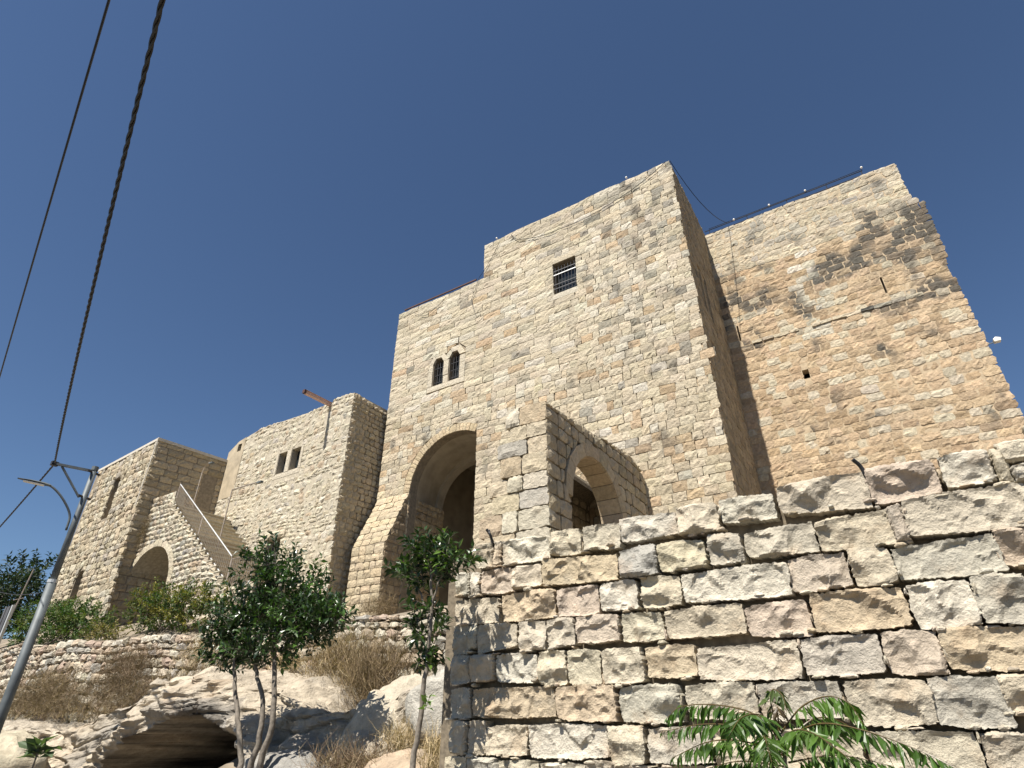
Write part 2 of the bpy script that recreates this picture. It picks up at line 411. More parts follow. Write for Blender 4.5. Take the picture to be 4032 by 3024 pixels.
o_arch = arched(-15.66, -12.4, 4.0, 9.75, -13.5, 2.16, 30)
core(fM, -17.42, -3.16, 3.0, MTOP, [o_win, o_a1, o_a2, o_arch], 7.0, M['mortar'], main, rev=.45, tops=[-12.3], sides=False)
b = MB()                                        # side and back walls of the block
for (x0, y0), (x1, y1), zt in (((-17.42, 17.05), (-17.42, 24), 19.47), ((-12.3, 17.05), (-12.3, 24), 21.47)):
    b.add([(x0, y0, 3), (x1, y1, 3), (x1, y1, zt), (x0, y0, zt)], [(0, 1, 2, 3)])
b.build('wall', M['mortar'], main)
def l_main(s, z):
    if z > 13.2 and s < -8.6: return (.42, 1.05)
    if z > 19.5 and s < -6: return (.4, .9)
    return (.24, .56)
big = [o_win.grow(.0), Opening([(-15.2, 14.2), (-13.15, 14.2), (-13.15, 16.05), (-13.55, 16.35), (-14.0, 16.2), (-14.45, 16.25), (-15.0, 16.05), (-15.2, 15.4)]),
       arched(-15.66, -12.4, 4.0, 9.75, -13.5, 2.50, 30)]
big[2] = Opening([(-15.66, 4), (-12.4, 4), (-12.4, 11.95)] + [(-13.5 + 2.52 * math.cos(t), 9.75 + 2.52 * math.sin(t)) for t in np.linspace(R(64), R(180), 22)] + [(-15.66, 9.75)])
st = courses(fM, lambda z: -17.45 if z < 19.5 else -12.3, lambda z: -3.13 + .03 * math.sin(z * 3.1) + (.02 if int(z / .31) % 2 else -.01), 4.6, lambda s: (21.52 if s > -12.32 else 19.52) + .05 * vnoise((s, 0, 0), 2.3),
             (.27, .345), l_main, t_main, big, wob=.022, depth=.06, bulge=.013, rough=.011, gap=.004, rnd=.07, edge=.010, stain=s_main)
st += ring(fM, -13.5, 9.75, 2.16, 2.50, 62, 180, 27, lambda s, z: tone((.56, .455, .30), .1), d0=.012, depth=.07, bulge=.012, rough=.006)
lay(main, st, M['ashlar'])
# pier stones to the right of the arch where the ring is cut
# dressed surround of the twin windows and of the barred window
def trim(frame, c, tnt, par, name, d0=.02, mat='ashlar', depth=.12, **kw):
    k = dict(n=6, m=2, bulge=.008, rough=.004, gap=.006, rnd=0, edge=.003); k.update(kw)
    v, f, t = one(frame, c, lambda s, z: tnt, 0, 0, d0, depth=depth, **k); return mk(name, v, f, M[mat], par, t)
PW = np.array([.60, .535, .415])
trim(fM, [(-15.2, 14.2), (-13.15, 14.2), (-13.15, 14.46), (-15.2, 14.46)], PW * 1.08, main, 'window_sill', .012)
for l, r in ((-15.2, -14.94), (-14.34, -14.05), (-13.45, -13.15)):
    for k in range(3): trim(fM, [(l, 14.47 + k * .385), (r, 14.47 + k * .385), (r, 14.85 + k * .385), (l, 14.85 + k * .385)], PW * rng.uniform(.9, 1.05), main, 'jamb_stone', .0, n=2)
for cx, zc in ((-14.64, 15.62), (-13.75, 15.68)):
    for s in ring(fM, cx, zc, .29, .56 if cx < -14 else .6, 0, 180, 3, lambda s, z: tone(PW, .05), d0=.0, depth=.12, bulge=.006, rough=.003): mk('window_arch_stone', s[0], s[1], M['ashlar'], main, s[2])
trim(fM, [(-9.35, 18.57), (-7.05, 18.57), (-7.05, 18.93), (-9.35, 18.93)], np.array(CREAM) * 1.06, main, 'lintel', .006)
trim(fM, [(-8.9, 16.66), (-7.4, 16.66), (-7.4, 16.93), (-8.9, 16.93)], np.array(PALE), main, 'window_sill', .004)
# barred window
gy = 17.05
w = MB().box((-8.16, 17.42, 17.75), (.6, .02, .9)); w.build('window_pane', M['glass'], main)
for i in range(7):
    x = -8.69 + .09 + i * .148; mk_b = MB().tube([(x, gy, 17.02), (x, gy, 18.36)], .014, 6); mk_b.build('window_bar', M['iron'], main)
for z in (17.22, 17.44, 17.96, 18.16):
    MB().box((-8.16, gy - .016, z), (.53, .008, .022)).build('window_bar', M['rail_pale'] if z == 17.96 else M['iron'], main)
# bars of the twin windows
for cx, zt in ((-14.64, 15.8), (-13.75, 15.86)):
    MB().box((cx, 17.40, 15.2), (.34, .02, .78)).build('window_pane', M['glass'], main)
    for i in (-1, 0, 1): MB().tube([(cx + i * .14, 17.16, 14.48), (cx + i * .14, 17.16, zt - abs(i) * .06)], .012, 6).build('window_bar', M['iron'], main)
    for z in (14.68, 15.05, 15.42): MB().box((cx, 17.145, z), (.28, .008, .014)).build('window_bar', M['iron'], main)
# archway: deep vault, inner arch, dark room
b = MB(); P = o_arch.p; n = len(P)
v = np.vstack([[(x, 17.45, z) for x, z in P], [(x - .55, 19.3, z) for x, z in P]])
b.add(v, [(i, (i + 1) % n, n + (i + 1) % n, n + i) for i in range(n)]); b.build('vault', M['vault'], main)
fI = Frame((0, 19.3, 0), (1, 0, 0), (0, -1, 0)); inner = arched(-16.1, -13.0, 3.5, 9.7, -14.3, 1.8, 20, 1.9)
core(fI, -17.3, -12.35, 3.5, lambda s: 13.2, [inner], 4.2, M['vault'], main, 'back_wall', d=0, rev=.4)
st = courses(Frame((-15.66, 17.0, 0), (0, 1, 0), (1, 0, 0)), .45, 2.3, 4.2, lambda s: 9.6, (.27, .34), lambda s, z: (.3, .5), lambda s, z: tone((.47, .37, .235), .12), wob=.01, depth=.03, bulge=.02, rough=.01, gap=.008)
lay(main, st, M['ashlar'], 'jamb_stone')
# sloping buttress at the left foot
bt = thing('buttress', 'sloping stone buttress at the left foot of the deep archway', 'buttress', (-16.55, 16, 4.2))
prof = [(15.95, 2.5), (15.95, 7.5), (17.02, 9.78)]
b = MB()
for x in (-17.38, -15.72): b.add([(x, y, z) for y, z in prof] + [(x, 17.02, 2.5)], [(0, 1, 2, 3)])
b.add([(x, y + .03, z) for y, z in prof for x in (-17.38, -15.72)], [(0, 1, 3, 2), (2, 3, 5, 4)]); b.build('wall', M['mortar'], bt)
tb = lambda s, z: tone((.56, .465, .32), .08)
st = courses(Frame((0, 15.95, 0), (1, 0, 0), (0, -1, 0)), -17.4, -15.7, 3.3, lambda s: 7.5, (.27, .33), lambda s, z: (.28, .52), tb, wob=.015, depth=.08, bulge=.02, rough=.01, gap=.009)
sl = math.hypot(1.07, 2.28)
class Slope(Frame):
    def __call__(s, p):
        p = np.asarray(p, float).reshape(-1, 3); t = p[:, 2:3]
        return np.concatenate([p[:, :1], 15.95 + t * 1.07 / sl - p[:, 1:2] * 2.28 / sl, 7.5 + t * 2.28 / sl + p[:, 1:2] * 1.07 / sl], 1)
fS = Slope((0, 0, 0), (1, 0, 0), (0, -1, 0))
st += courses(fS, lambda z: -17.4, lambda z: -15.7 + .04 * math.sin(z * 9), .02, lambda s: sl - .02, (.26, .32), lambda s, z: (.3, .6), tb, wob=.01, depth=.08, bulge=.018, rough=.01, gap=.008)
def bt_left(z): return 15.95 if z < 7.5 else 15.95 + (z - 7.5) * 1.07 / 2.28
st += courses(Frame((-15.7, 0, 0), (0, 1, 0), (1, 0, 0)), lambda z: bt_left(z + .1) + .02, 17.4, 3.3, lambda s: 9.7, (.27, .33), lambda s, z: (.25, .45), lambda s, z: tone((.46, .36, .23), .13), wob=.01, depth=.06, bulge=.015, rough=.01, gap=.009)
lay(bt, st, M['ashlar'])

# shaded return wall of the tower
fR = Frame((-3.14, 17, 0), (0, 1, 0), (1, 0, 0))
o_s1 = rect(1.25, 1.65, 15.0, 16.75); o_s2 = rect(1.95, 2.35, 15.0, 16.75)
core(fR, .04, 5.2, 5.5, lambda s: 21.5, [o_s1, o_s2], .6, M['mortar_tan'], main, d=-.04, rev=.35)
MB().box((-3.55, 18.45, 15.9), (.02, .3, 1)).build('window_pane', M['glass'], main); MB().box((-3.55, 19.15, 15.9), (.02, .3, 1)).build('window_pane', M['glass'], main)
st = courses(fR, .06, 5.2, 6.5, lambda s: 21.5, (.27, .34), lambda s, z: (.28, .55), lambda s, z: tone((.42, .335, .22), .12), [o_s1, o_s2], wob=.015, depth=.05, bulge=.012, rough=.012, gap=.004, rnd=.08)  # weather-stained tone, darkened further to paint in this side's shade
lay(main, st, M['ashlar'], 'return_wall_stone', 300)

# ================================================================== BIG WALL TO THE RIGHT
rw = thing('fortress_wing', 'high tan stone wing with black weather stains and a roof railing', 'building', (.8, 21.7, 4))
fW = Frame((0, 21.7, 0), (1, 0, 0), (0, -1, 0))
def t_right(s, z):
    q = fract((s, z * 1.5, 7.7), .55, 3); q2 = vnoise((s, z, 1.3), 1.1); r = rng.random()
    if 14.2 < z < 18.6 and abs(s - .3 - (z - 16) * .05) < .55 and r < .75: return tone((.60, .55, .44), .07)
    if z > 18.6: return tone((.57, .495, .365) if r < .8 else (.45, .41, .33), .09)
    if r < .2: return tone((.56, .49, .365), .07)
    if r > .84: return tone((.44, .325, .205), .1)
    return tone(ORANGE, .1)
def s_right(s, z):
    q = fract((s * 1.1, z * .8, 7.7), 1.0, 5); band = math.exp(-((z - 17.1 - .16 * (s - 1)) / 1.15) ** 2); right = max(0, min(1, (s + 1.6) / 4))
    w = band * (.34 + .6 * right) + (.42 if 14.3 < z < 15.15 and s > 1.8 else 0) + (.25 if s > 3.0 and 14.5 < z < 19.2 else 0) + .5 * math.exp(-((s + 1.7) / 1.1) ** 2 - ((z - 18.5) / .55) ** 2)
    return max(0, min(1.0, (q * .8 + w - .24) * 2.0))
o_h = rect(-.80, -.58, 12.74, 13.12); o_l1 = rect(2.60, 2.67, 15.35, 16.1); o_l2 = rect(-2.69, -2.62, 15.15, 15.9)
RT = lambda s: 21.2 + .05 * vnoise((s, 1, 0), 2.0)
def redge(z):
    e = float(np.interp(z, [7, 14.8, 15.1, 15.3, 15.8, 16.2, 17, 18.7, 19.3, 21.3], [4.70, 4.70, 4.74, 4.64, 4.64, 4.78, 4.82, 4.86, 4.56, 4.58]))
    return e
core(fW, -3.2, 4.53, 3.2, lambda s: 21.2, [o_h, o_l1, o_l2], 6, M['mortar_tan'], rw, d=-.012, rev=.4, sides=True)
st = courses(fW, -3.16, redge, 7.0, RT, (.26, .345), lambda s, z: (.26, .58), t_right, [o_h, o_l1, o_l2], wob=.03, depth=.05, bulge=.010, rough=.011, gap=.007, rnd=.22, edge=.018, stain=s_right)
lay(rw, st, M['ashlar'])
s = -2.25                                         # broken string course
while s < 4.2:
    l = rng.uniform(.28, .6)
    if rng.random() > .25: trim(fW, [(s, 14.82), (s + l, 14.83), (s + l, 14.97), (s, 14.97)], tone((.6, .52, .38), .1) if s < 1.2 else tone(DARKG if rng.random() < .55 else GREY, .2), rw, 'string_course_stone', .02 + .05 * rng.random(), n=3, m=2, rough=.014, edge=.016)
    s += l
MB().box((4.5, 22.4, 11), (.12, .68, 7.9)).build('wall', M['mortar_tan'], rw)
for z, o in ((21.38, .0), (21.62, .12)): MB().tube([(-3.1, 21.9, z), (3.5, 21.9, z)], .02, 6).build('roof_rail', M['iron'], rw)
for x in (-2.9, -1.2, .5, 2.1, 3.45): MB().tube([(x, 21.9, 21.1), (x, 21.9, 21.64)], .018, 6).build('rail_post', M['iron'], rw)

# ================================================================== RUINED PORCH
po = thing('ruined_porch', 'ruined porch wall of large blocks with a shaded round arch', 'porch', (-6.3, 13.5, 3.6))
tp = lambda s, z: tone([(.57, .49, .355), (.52, .42, .29), (.45, .42, .35), (.61, .55, .43)][rng.choice(4, p=[.55, .15, .1, .2])], .06)
fP = Frame((0, 10.6, 0), (1, 0, 0), (0, -1, 0))
pl_edge = lambda z: -7.55 + max(0, z - 5.0) * .28 + (.12 if int(z / .42) % 2 else -.1)
b = MB()
b.add([(-7.3, 10.75, 3.2), (-5.82, 10.75, 3.2), (-5.82, 10.75, 8.0), (-6.4, 10.75, 8.0)], [(0, 1, 2, 3)])
b.add([(-7.3, 10.75, 3.2), (-6.4, 10.75, 8.0), (-6.6, 12.0, 8.0), (-7.0, 12.0, 3.2)], [(0, 1, 2, 3)]); b.build('rubble_core', M['joint'], po)
z = 3.4; st = []
while z < 8.15:
    h = min(rng.uniform(.36, .5), 8.2 - z); l = pl_edge(z); s = l
    if 8.2 - z - h < .15: h = 8.2 - z
    while s < -5.8:
        w = rng.uniform(.38, .85); e = s + w
        if -5.78 - e < .3: e = -5.78
        st.append(one(fP, [(s, z), (e, z), (e, z + h), (s, z + h)], tp, .02, 1.0, rng.uniform(-.03, .03), n=9, m=6, depth=.3, bulge=.055, rough=.014, gap=.008, rnd=.12, facets=5, edge=.012)); s = e
    z += h
fQ = Frame((-5.78, 0, 0), (0, 1, 0), (1, 0, 0))
PT = lambda s: 8.15 + (s - 10.6) * .10 if s < 16.2 else 8.7 - (s - 16.2) * .5
o_p = arched(11.75, 14.8, 3.2, 6.1, 13.27, 1.52, 24)
core(fQ, 10.75, 17.0, 3.2, PT, [o_p], .62, M['joint'], po, d=-.06, rev=.62, thru=True)
bigp = Opening([(11.75, 3.2), (14.8, 3.2), (14.8, 6.1)] + [(13.27 + 1.9 * math.cos(t), 6.1 + 1.9 * math.sin(t)) for t in np.linspace(R(5), R(175), 20)] + [(11.75, 6.1)])
tq = lambda s, z: tone((.51, .43, .30), .1)
st += courses(fQ, 10.62, 17.0, 3.4, lambda s: PT(s) + .06 * vnoise((s, 0, 3), 3), (.32, .42), lambda s, z: (.3, .62), tq, [bigp], wob=.02, depth=.1, bulge=.03, rough=.012, gap=.014, rnd=.2, edge=.012)
st += ring(fQ, 13.27, 6.1, 1.52, 1.88, 2, 178, 11, lambda s, z: tone((.55, .45, .31), .08), d0=.03, depth=.2, bulge=.012, rough=.005)
# voussoirs of the soffit
for i in range(11):
    a0, a1 = R(2 + 16 * i), R(2 + 16 * (i + 1))
    q = [(-5.78, a0), (-5.78, a1), (-6.4, a1), (-6.4, a0)]
    v = [(x, 13.27 + r * math.cos(a), 6.1 + r * math.sin(a)) for r in (1.50, 1.62) for x, a in ((-5.8, a0 + .008), (-5.8, a1 - .008), (-6.39, a1 - .008), (-6.39, a0 + .008))]
    st.append((np.array(v), [(0, 1, 2, 3), (4, 7, 6, 5), (0, 4, 5, 1), (1, 5, 6, 2), (2, 6, 7, 3), (3, 7, 4, 0)], tone((.54, .43, .29), .08)))
# inner wall of the porch seen through the arch
b = MB(); b.box((-8.1, 15.0, 5.6), (.35, 2.0, 2.4)); b.build('inner_wall', M['joint'], po)
fIn = Frame((-7.75, 0, 0), (0, 1, 0), (1, 0, 0))
st += courses(fIn, 13.0, 17.0, 3.6, lambda s: 8.0, (.3, .4), lambda s, z: (.35, .65), tq, wob=.02, depth=.04, bulge=.03, rough=.01, gap=.014)
st += courses(Frame((0, 13.0, 0), (1, 0, 0), (0, -1, 0)), -8.45, -7.75, 3.6, lambda s: 8.0, (.3, .4), lambda s, z: (.3, .5), tq, wob=.02, depth=.04, bulge=.03, rough=.01, gap=.014)
b = MB()
for i in range(10):                               # half barrel between the two walls
    a0, a1 = R(18 * i), R(18 * (i + 1)); P = lambda a, y: (-7.3 + .47 * math.cos(a), y, 7.55 + .45 * math.sin(a))
    b.add([P(a0, 13.1), P(a1, 13.1), P(a1, 17), P(a0, 17)], [(0, 1, 2, 3)])
b.build('barrel_vault', M['joint'], po)
lay(po, st, M['rough'])

# ================================================================== MIDDLE BUILDING
mid = thing('rubble_house', 'pale rubble house with ragged top, twin windows and a jutting steel beam', 'building', (-21, 15.4, 5))
fD = facing((-17.78, 15.2, 0), 1.7)
def DT(s):
    for a, b_, z0, z1 in ((-.05, 0, 14.2, 14.2), (-1.42, -.05, 14.3, 14.28), (-6.9, -1.42, 14.25, 14.02), (-7.6, -6.9, 14.08, 14.15), (-8.3, -7.6, 13.92, 14.05), (-8.95, -8.3, 13.5, 13.88)):
        if a <= s <= b_: return z0 + (z1 - z0) * (s - a) / (b_ - a + 1e-9)
    return 13.5 if s < 0 else 14.2
o_d1 = rect(-4.58, -3.98, 11.35, 12.38); o_d2 = rect(-3.67, -3.03, 11.35, 12.38); o_dd = rect(-4.1, -3.2, 6.0, 8.27); o_dh = rect(-8.22, -7.92, 13.35, 13.75)
core(fD, -8.95, 0, 4.4, DT, [o_d1, o_d2, o_dd, o_dh], 4.5, M['mortar_pale'], mid, d=-.012, rev=.4)
tm = lambda s, z: tone([(.61, .55, .42), (.57, .50, .37), (.51, .41, .29), (.46, .42, .35), (.66, .60, .48)][rng.choice(5, p=[.5, .25, .06, .04, .15])], .07)
st = courses(fD, lambda z: -7.72 + .08 * math.sin(z * 7) if z > 10.9 else -8.9, lambda z: .02 + .05 * math.sin(z * 11) + max(0, 9 - z) * .05, 4.8, lambda s: DT(s) + .10 * vnoise((s, 0, 5), 2.6), (.13, .31), lambda s, z: (.15, .5), tm,
             [rect(-4.75, -2.85, 11.1, 12.4), o_dd.grow(.02), o_dh], wob=.05, m=3, depth=.08, bulge=.034, rough=.018, gap=.008, rnd=.34, edge=.026, facets=2)
fE = Frame((-17.78, 15.2, 0), (math.sin(R(4)), math.cos(R(4)), 0), (math.cos(R(4)), -math.sin(R(4)), 0))
core(fE, .05, 2.6, 4.4, lambda s: 14.15 - .1 * s, [], .5, M['mortar'], mid, d=-.04)
st += courses(fE, .02, 2.6, 5, lambda s: 14.2 - .1 * s + .06 * vnoise((s, 0, 1), 4), (.2, .3), lambda s, z: (.22, .42), lambda s, z: tone((.52, .44, .31), .1), wob=.02, depth=.06, bulge=.03, rough=.014, gap=.012, rnd=.3, edge=.014)
lay(mid, st, M['rough'])
pp = core(fD, -8.95, -7.68, 10.95, lambda s: DT(s) + .02, [o_dh], .2, M['plaster'], mid, 'plaster_panel', d=.012, rev=.1)
for l, r in ((-4.75, -4.59), (-3.97, -3.68), (-3.02, -2.85)): trim(fD, [(l, 11.32), (r, 11.32), (r, 12.4), (l, 12.4)], np.array((.60, .535, .42)), mid, 'jamb_stone', .01, n=2, m=4)
trim(fD, [(-4.75, 11.1), (-2.85, 11.1), (-2.85, 11.33), (-4.75, 11.33)], np.array((.60, .535, .42)), mid, 'window_sill', .01)
for l, r in ((-4.58, -3.98), (-3.67, -3.03)):
    c = (l + r) / 2; v = fD([(l, -.32, 11.35), (r, -.32, 11.35), (r, -.32, 12.4), (l, -.32, 12.4)]); mk('window_pane', v, [(0, 1, 2, 3)], M['glass'], mid)
    MB().tube(fD([(c, -.30, 11.35), (c, -.30, 12.4)]), .03, 4).build('window_frame', M['wood'], mid)
trim(fD, [(-4.35, 8.28), (-2.95, 8.28), (-2.95, 8.62), (-4.35, 8.62)], np.array((.62, .54, .4)), mid, 'lintel', .06, rough=.02, bulge=.05, m=3, n=6, rnd=.2)
mk('door_leaf', fD([(-4.1, -.3, 5.5), (-3.2, -.3, 5.5), (-3.2, -.3, 8.3), (-4.1, -.3, 8.3)]), [(0, 1, 2, 3)], M['wood'], mid)
# jutting steel beam with its rusted end
bm = thing('steel_beam', 'pinkish steel beam jutting from the ragged wall top', 'beam', fD([(-1.5, 0, 14.02)])[0])
ax = [fD.u, fD.n, Z3]
MB().box(fD([(-1.5, .62, 14.02)])[0], (.05, .78, .07), ax).build('beam', M['pink'], bm); MB().box(fD([(-1.5, 1.44, 14.02)])[0], (.075, .05, .085), ax).build('end_plate', M['rustd'], bm)
for dz in (-1, 1): MB().box(fD([(-1.5, .62, 14.02 + dz * .075)])[0], (.085, .78, .008), ax).build('flange', M['pink'], bm)

# ================================================================== LEFT BUILDING
lf = thing('block_house', 'square block house with pocked stonework and a tall blind slit', 'building', (-30, 13, 5))
fL = facing((-26.97, 12.11, 0), 5.0); uL, wL = fL.u, -fL.n
LT = lambda s: 12.96
o_sl = rect(-3.80, -3.05, 9.9, 11.9); o_ar = arched(-4.25, -3.45, 4.6, 7.2, -3.85, .40, 12)
holes = []
for _ in range(34):
    x, z, w_ = rng.uniform(-6.3, -.3), rng.uniform(6.2, 12.6), rng.uniform(.05, .11)
    if not (-4.6 < x < -2.7 and (9.6 < z < 12.2 or z < 7.9)) and all(abs(x - q.p[0, 0]) > .3 or abs(z - q.p[0, 1]) > .4 for q in holes): holes.append(rect(x, x + w_ * 1.3, z, z + w_ * 1.5))
core(fL, -6.75, -.02, 4.2, LT, [o_sl, o_ar] + holes, 5.0, M['mortar'], lf, d=-.045, rev=.5)
mk('blind_panel', fL([(-3.85, -.42, 9.8), (-3, -.42, 9.8), (-3, -.42, 12), (-3.85, -.42, 12)]), [(0, 1, 2, 3)], M['plaster'], lf)
mk('blind_panel', fL([(-4.3, -.45, 4.4), (-3.4, -.45, 4.4), (-3.4, -.45, 7.7), (-4.3, -.45, 7.7)]), [(0, 1, 2, 3)], M['plaster'], lf)
tl = lambda s, z: tone([(.56, .485, .35), (.53, .44, .31), (.44, .39, .31), (.61, .55, .43)][rng.choice(4, p=[.5, .25, .09, .16])], .08)
st = courses(fL, lambda z: -6.46 - max(0, 10 - z) * .2 + .04 * math.sin(z * 9), lambda z: .02 + max(0, 9 - z) * .1 + (.04 if int(z * 3.2) % 2 else -.02), 4.6, LT, (.24, .34), lambda s, z: (.22, .6), tl, [o_sl, o_ar.grow(.05)] + holes, wob=.03, depth=.10, bulge=.045, rough=.02, gap=.010, rnd=.26, edge=.018, facets=2)
st = [q for q in st if not (np.ptp(project(q[0])[:, 0]) < 22 and rng.random() < .35)]    # lost stones leave holes
fLR = Frame((-26.97, 12.11, 0), wL, uL)
o_door = rect(2.42, 3.12, 9.6, 11.86)
core(fLR, .06, 3.5, 4.2, LT, [o_door], .8, M['mortar'], lf, d=-.05, rev=.6)
mk('door_leaf', fLR([(2.3, -.5, 9.5), (3.2, -.5, 9.5), (3.2, -.5, 12), (2.3, -.5, 12)]), [(0, 1, 2, 3)], M['wood'], lf)
st += courses(fLR, .02, 3.5, 5, LT, (.28, .36), lambda s, z: (.4, .8), lambda s, z: tone((.50, .415, .285), .1), [o_door], wob=.01, depth=.07, bulge=.03, rough=.014, gap=.012, rnd=.15)
lay(lf, st, M['rough'])
tn = MB(); c = fL([(-6.5, .03, 12.93), (.06, .03, 12.93), (.06, .03, 13.06), (-6.5, .03, 13.06), (-6.5, -5, 12.93), (.06, -5, 12.93), (.06, -5, 13.06), (-6.5, -5, 13.06)])
tn.add(c, [(0, 1, 2, 3), (4, 7, 6, 5), (0, 4, 5, 1), (3, 2, 6, 7), (1, 5, 6, 2), (0, 3, 7, 4)]); tn.build('roof_slab', M['pale'], lf)
g = []; nn = 13
for j in range(nn):
    for i in range(nn):
        x, y = -1 + 2 * i / (nn - 1), -1 + 2 * j / (nn - 1); r2 = min(1, x * x + y * y); g.append((-2.4 + 1.9 * x, -2.2 + 1.9 * y, 13.04 + .42 * math.sqrt(max(0, 1 - r2))))
mk('roof_dome', fL(g), [(j * nn + i, j * nn + i + 1, (j + 1) * nn + i + 1, (j + 1) * nn + i) for j in range(nn - 1) for i in range(nn - 1)], M['pale'], lf, smooth=True)
MB().tube(fL([(.06, .05, 13.0), (.06, .07, 9.8)]), .025, 5).build('corner_pipe', M['pale'], lf)

# ================================================================== STAIR
sr = thing('stone_stair', 'whitish stone outer stair with an arched recess below and a ruined parapet', 'stair', (-23, 13, 4.6))
PS = np.array([-26.97, 12.11, 0]) + .6 * wL; fT = facing(PS, 3.0)
NS = 17; S0, S1, ZA, ZB = 1.9, 7.6, 9.68, 5.66
o_t = arched(-.25, 3.35, 4.3, 6.2, 1.55, 1.8, 24, 1.72)
def ST(s):
    if s < 1.88: return 10.3
    if s > S1: return ZB
    return ZA - (ZA - ZB) * (math.floor((s - S0) / (S1 - S0) * NS) + .5) / NS
stops = [1.88] + list(np.linspace(S0, S1, NS + 1))
core(fT, -.3, 9.2, 4.2, ST, [o_t], .45, M['mortar_pale'], sr, d=-.02, rev=1.8, tops=stops, thru=True)
bt2 = Opening([(-.3, 4.3), (3.35, 4.3), (3.35, 6.2)] + [(1.55 + 2.1 * math.cos(t), 6.2 + 2.0 * math.sin(t)) for t in np.linspace(0.05, R(178), 20)])
tsr = lambda s, z: tone([(.64, .585, .46), (.58, .50, .38), (.53, .43, .31), (.46, .43, .37)][rng.choice(4, p=[.5, .28, .12, .1])], .07)
st = courses(fT, -.25, 9.1, 4.4, lambda s: ST(s) - .02, (.17, .26), lambda s, z: (.2, .48), tsr, [bt2], wob=.03, depth=.08, bulge=.04, rough=.016, gap=.013, rnd=.32, edge=.014)
st += ring(fT, 1.55, 6.2, 1.8, 2.1, 0, 180, 17, lambda s, z: tone((.62, .54, .40), .05), d0=.02, rz=.96, depth=.1, bulge=.01, rough=.005)
st += courses(Frame(fT((3.35, 0, 0))[0], -fT.n, -fT.u), .05, 1.7, 4.4, lambda s: 6.2, (.2, .28), lambda s, z: (.25, .45), tsr, wob=.02, depth=.04, bulge=.02, rough=.01)
lay(sr, st, M['rough'])
mk('recess_back', fT([(-.4, -1.75, 4.2), (3.5, -1.75, 4.2), (3.5, -1.75, 8.2), (-.4, -1.75, 8.2)]), [(0, 1, 2, 3)], M['plaster'], sr)
for i in range(NS):                                # steps
    s = S0 + (S1 - S0) * i / NS; e = S0 + (S1 - S0) * (i + 1) / NS; z = ZA - (ZA - ZB) * (i + .5) / NS
    c = fT([((s + e) / 2 + .01, -1.15, z - .115)])[0]; MB().box(c, ((e - s) / 2 + .02, 1.15, .12), [fT.u, fT.n, Z3], tone((.52, .44, .32), .18)).build('step', M['rough'], sr)
    MB().box(c + np.array([0, 0, .125]) + fT.u * .03, ((e - s) / 2 + .035, 1.17, .022), [fT.u, fT.n, Z3], tone((.62, .55, .42), .05)).build('tread', M['rough'], sr)
MB().box(fT([(.85, -1.4, 9.5)])[0], (1.05, 1.35, .14), [fT.u, fT.n, Z3], np.array((.55, .46, .33))).build('landing', M['rough'], sr)
MB().box(fT([(8.4, -1.4, ZB - .14)])[0], (.85, 1.4, .13), [fT.u, fT.n, Z3], np.array((.6, .52, .38))).build('landing', M['rough'], sr)
# railing
rl = thing('stair_railing', 'rusty barred railing running down the outer stair', 'railing', fT([(4.8, -.1, 7)])[0])
slope = (ZB - ZA) / (S1 - S0); zr = lambda s: ZA + slope * (s - S0)
MB().tube(fT([(1.93, -.08, zr(1.93) + .92), (7.4, -.08, zr(7.4) + .92)]), .024, 6).build('top_rail', M['rail_pale'], rl)
MB().tube(fT([(1.93, -.08, zr(1.93) + .06), (7.5, -.08, zr(7.5) + .06)]), .024, 6).build('bottom_rail', M['rail_pale'], rl)
for s in np.arange(2.0, 7.4, .125): MB().tube(fT([(s, -.08, zr(s) + .06), (s, -.08, zr(s) + .92)]), .009, 4).build('baluster', M['rail'], rl)
for s in (1.93, 4.6, 7.4): MB().tube(fT([(s, -.08, zr(s) - .15), (s, -.08, zr(s) + .98)]), .025, 6).build('post', M['rail'], rl)
gt = thing('landing_gate', 'short brown barred gate on the lower stair landing', 'gate', fT([(8.1, -.1, ZB)])[0])
for z in (5.72, 6.62): MB().tube(fT([(7.45, -.08, z), (8.85, -.08, z)]), .02, 6).build('rail', M['rail'], gt)
for s in np.linspace(7.45, 8.85, 12): MB().tube(fT([(s, -.08, 5.68), (s, -.08, 6.62)]), .012 if 7.5 < s < 8.8 else .028, 5).build('bar', M['rail'], gt)
# thin lamp standards on the stair
for base, pts, lab in ((fT([(5.3, -.6, 7.2)])[0], [(5.3, -.6, 7.1), (5.3, -.6, 9.75), (5.31, -.6, 9.78), (7.2, -.6, 9.72)], 'thin lamp standard with a long flat arm halfway up the stair'),
                       (fT([(1.6, -1.0, 9.6)])[0], [(1.6, -1, 9.6), (1.6, -1, 11.5), (1.68, -1, 11.75), (1.95, -1, 11.9), (2.2, -1, 11.85)], 'thin lamp standard with a bent top on the upper landing')):
    ls = thing('lamp_standard', lab, 'lamp standard', base)
    MB().tube(fT(pts), .028, 6).build('pole', M['rail'], ls)
    e = fT([pts[-1]])[0]; MB().box(e - np.array([0, 0, .03]), (.14, .06, .03), [fT.u, fT.n, Z3]).build('lamp_head', M['steel'], ls)
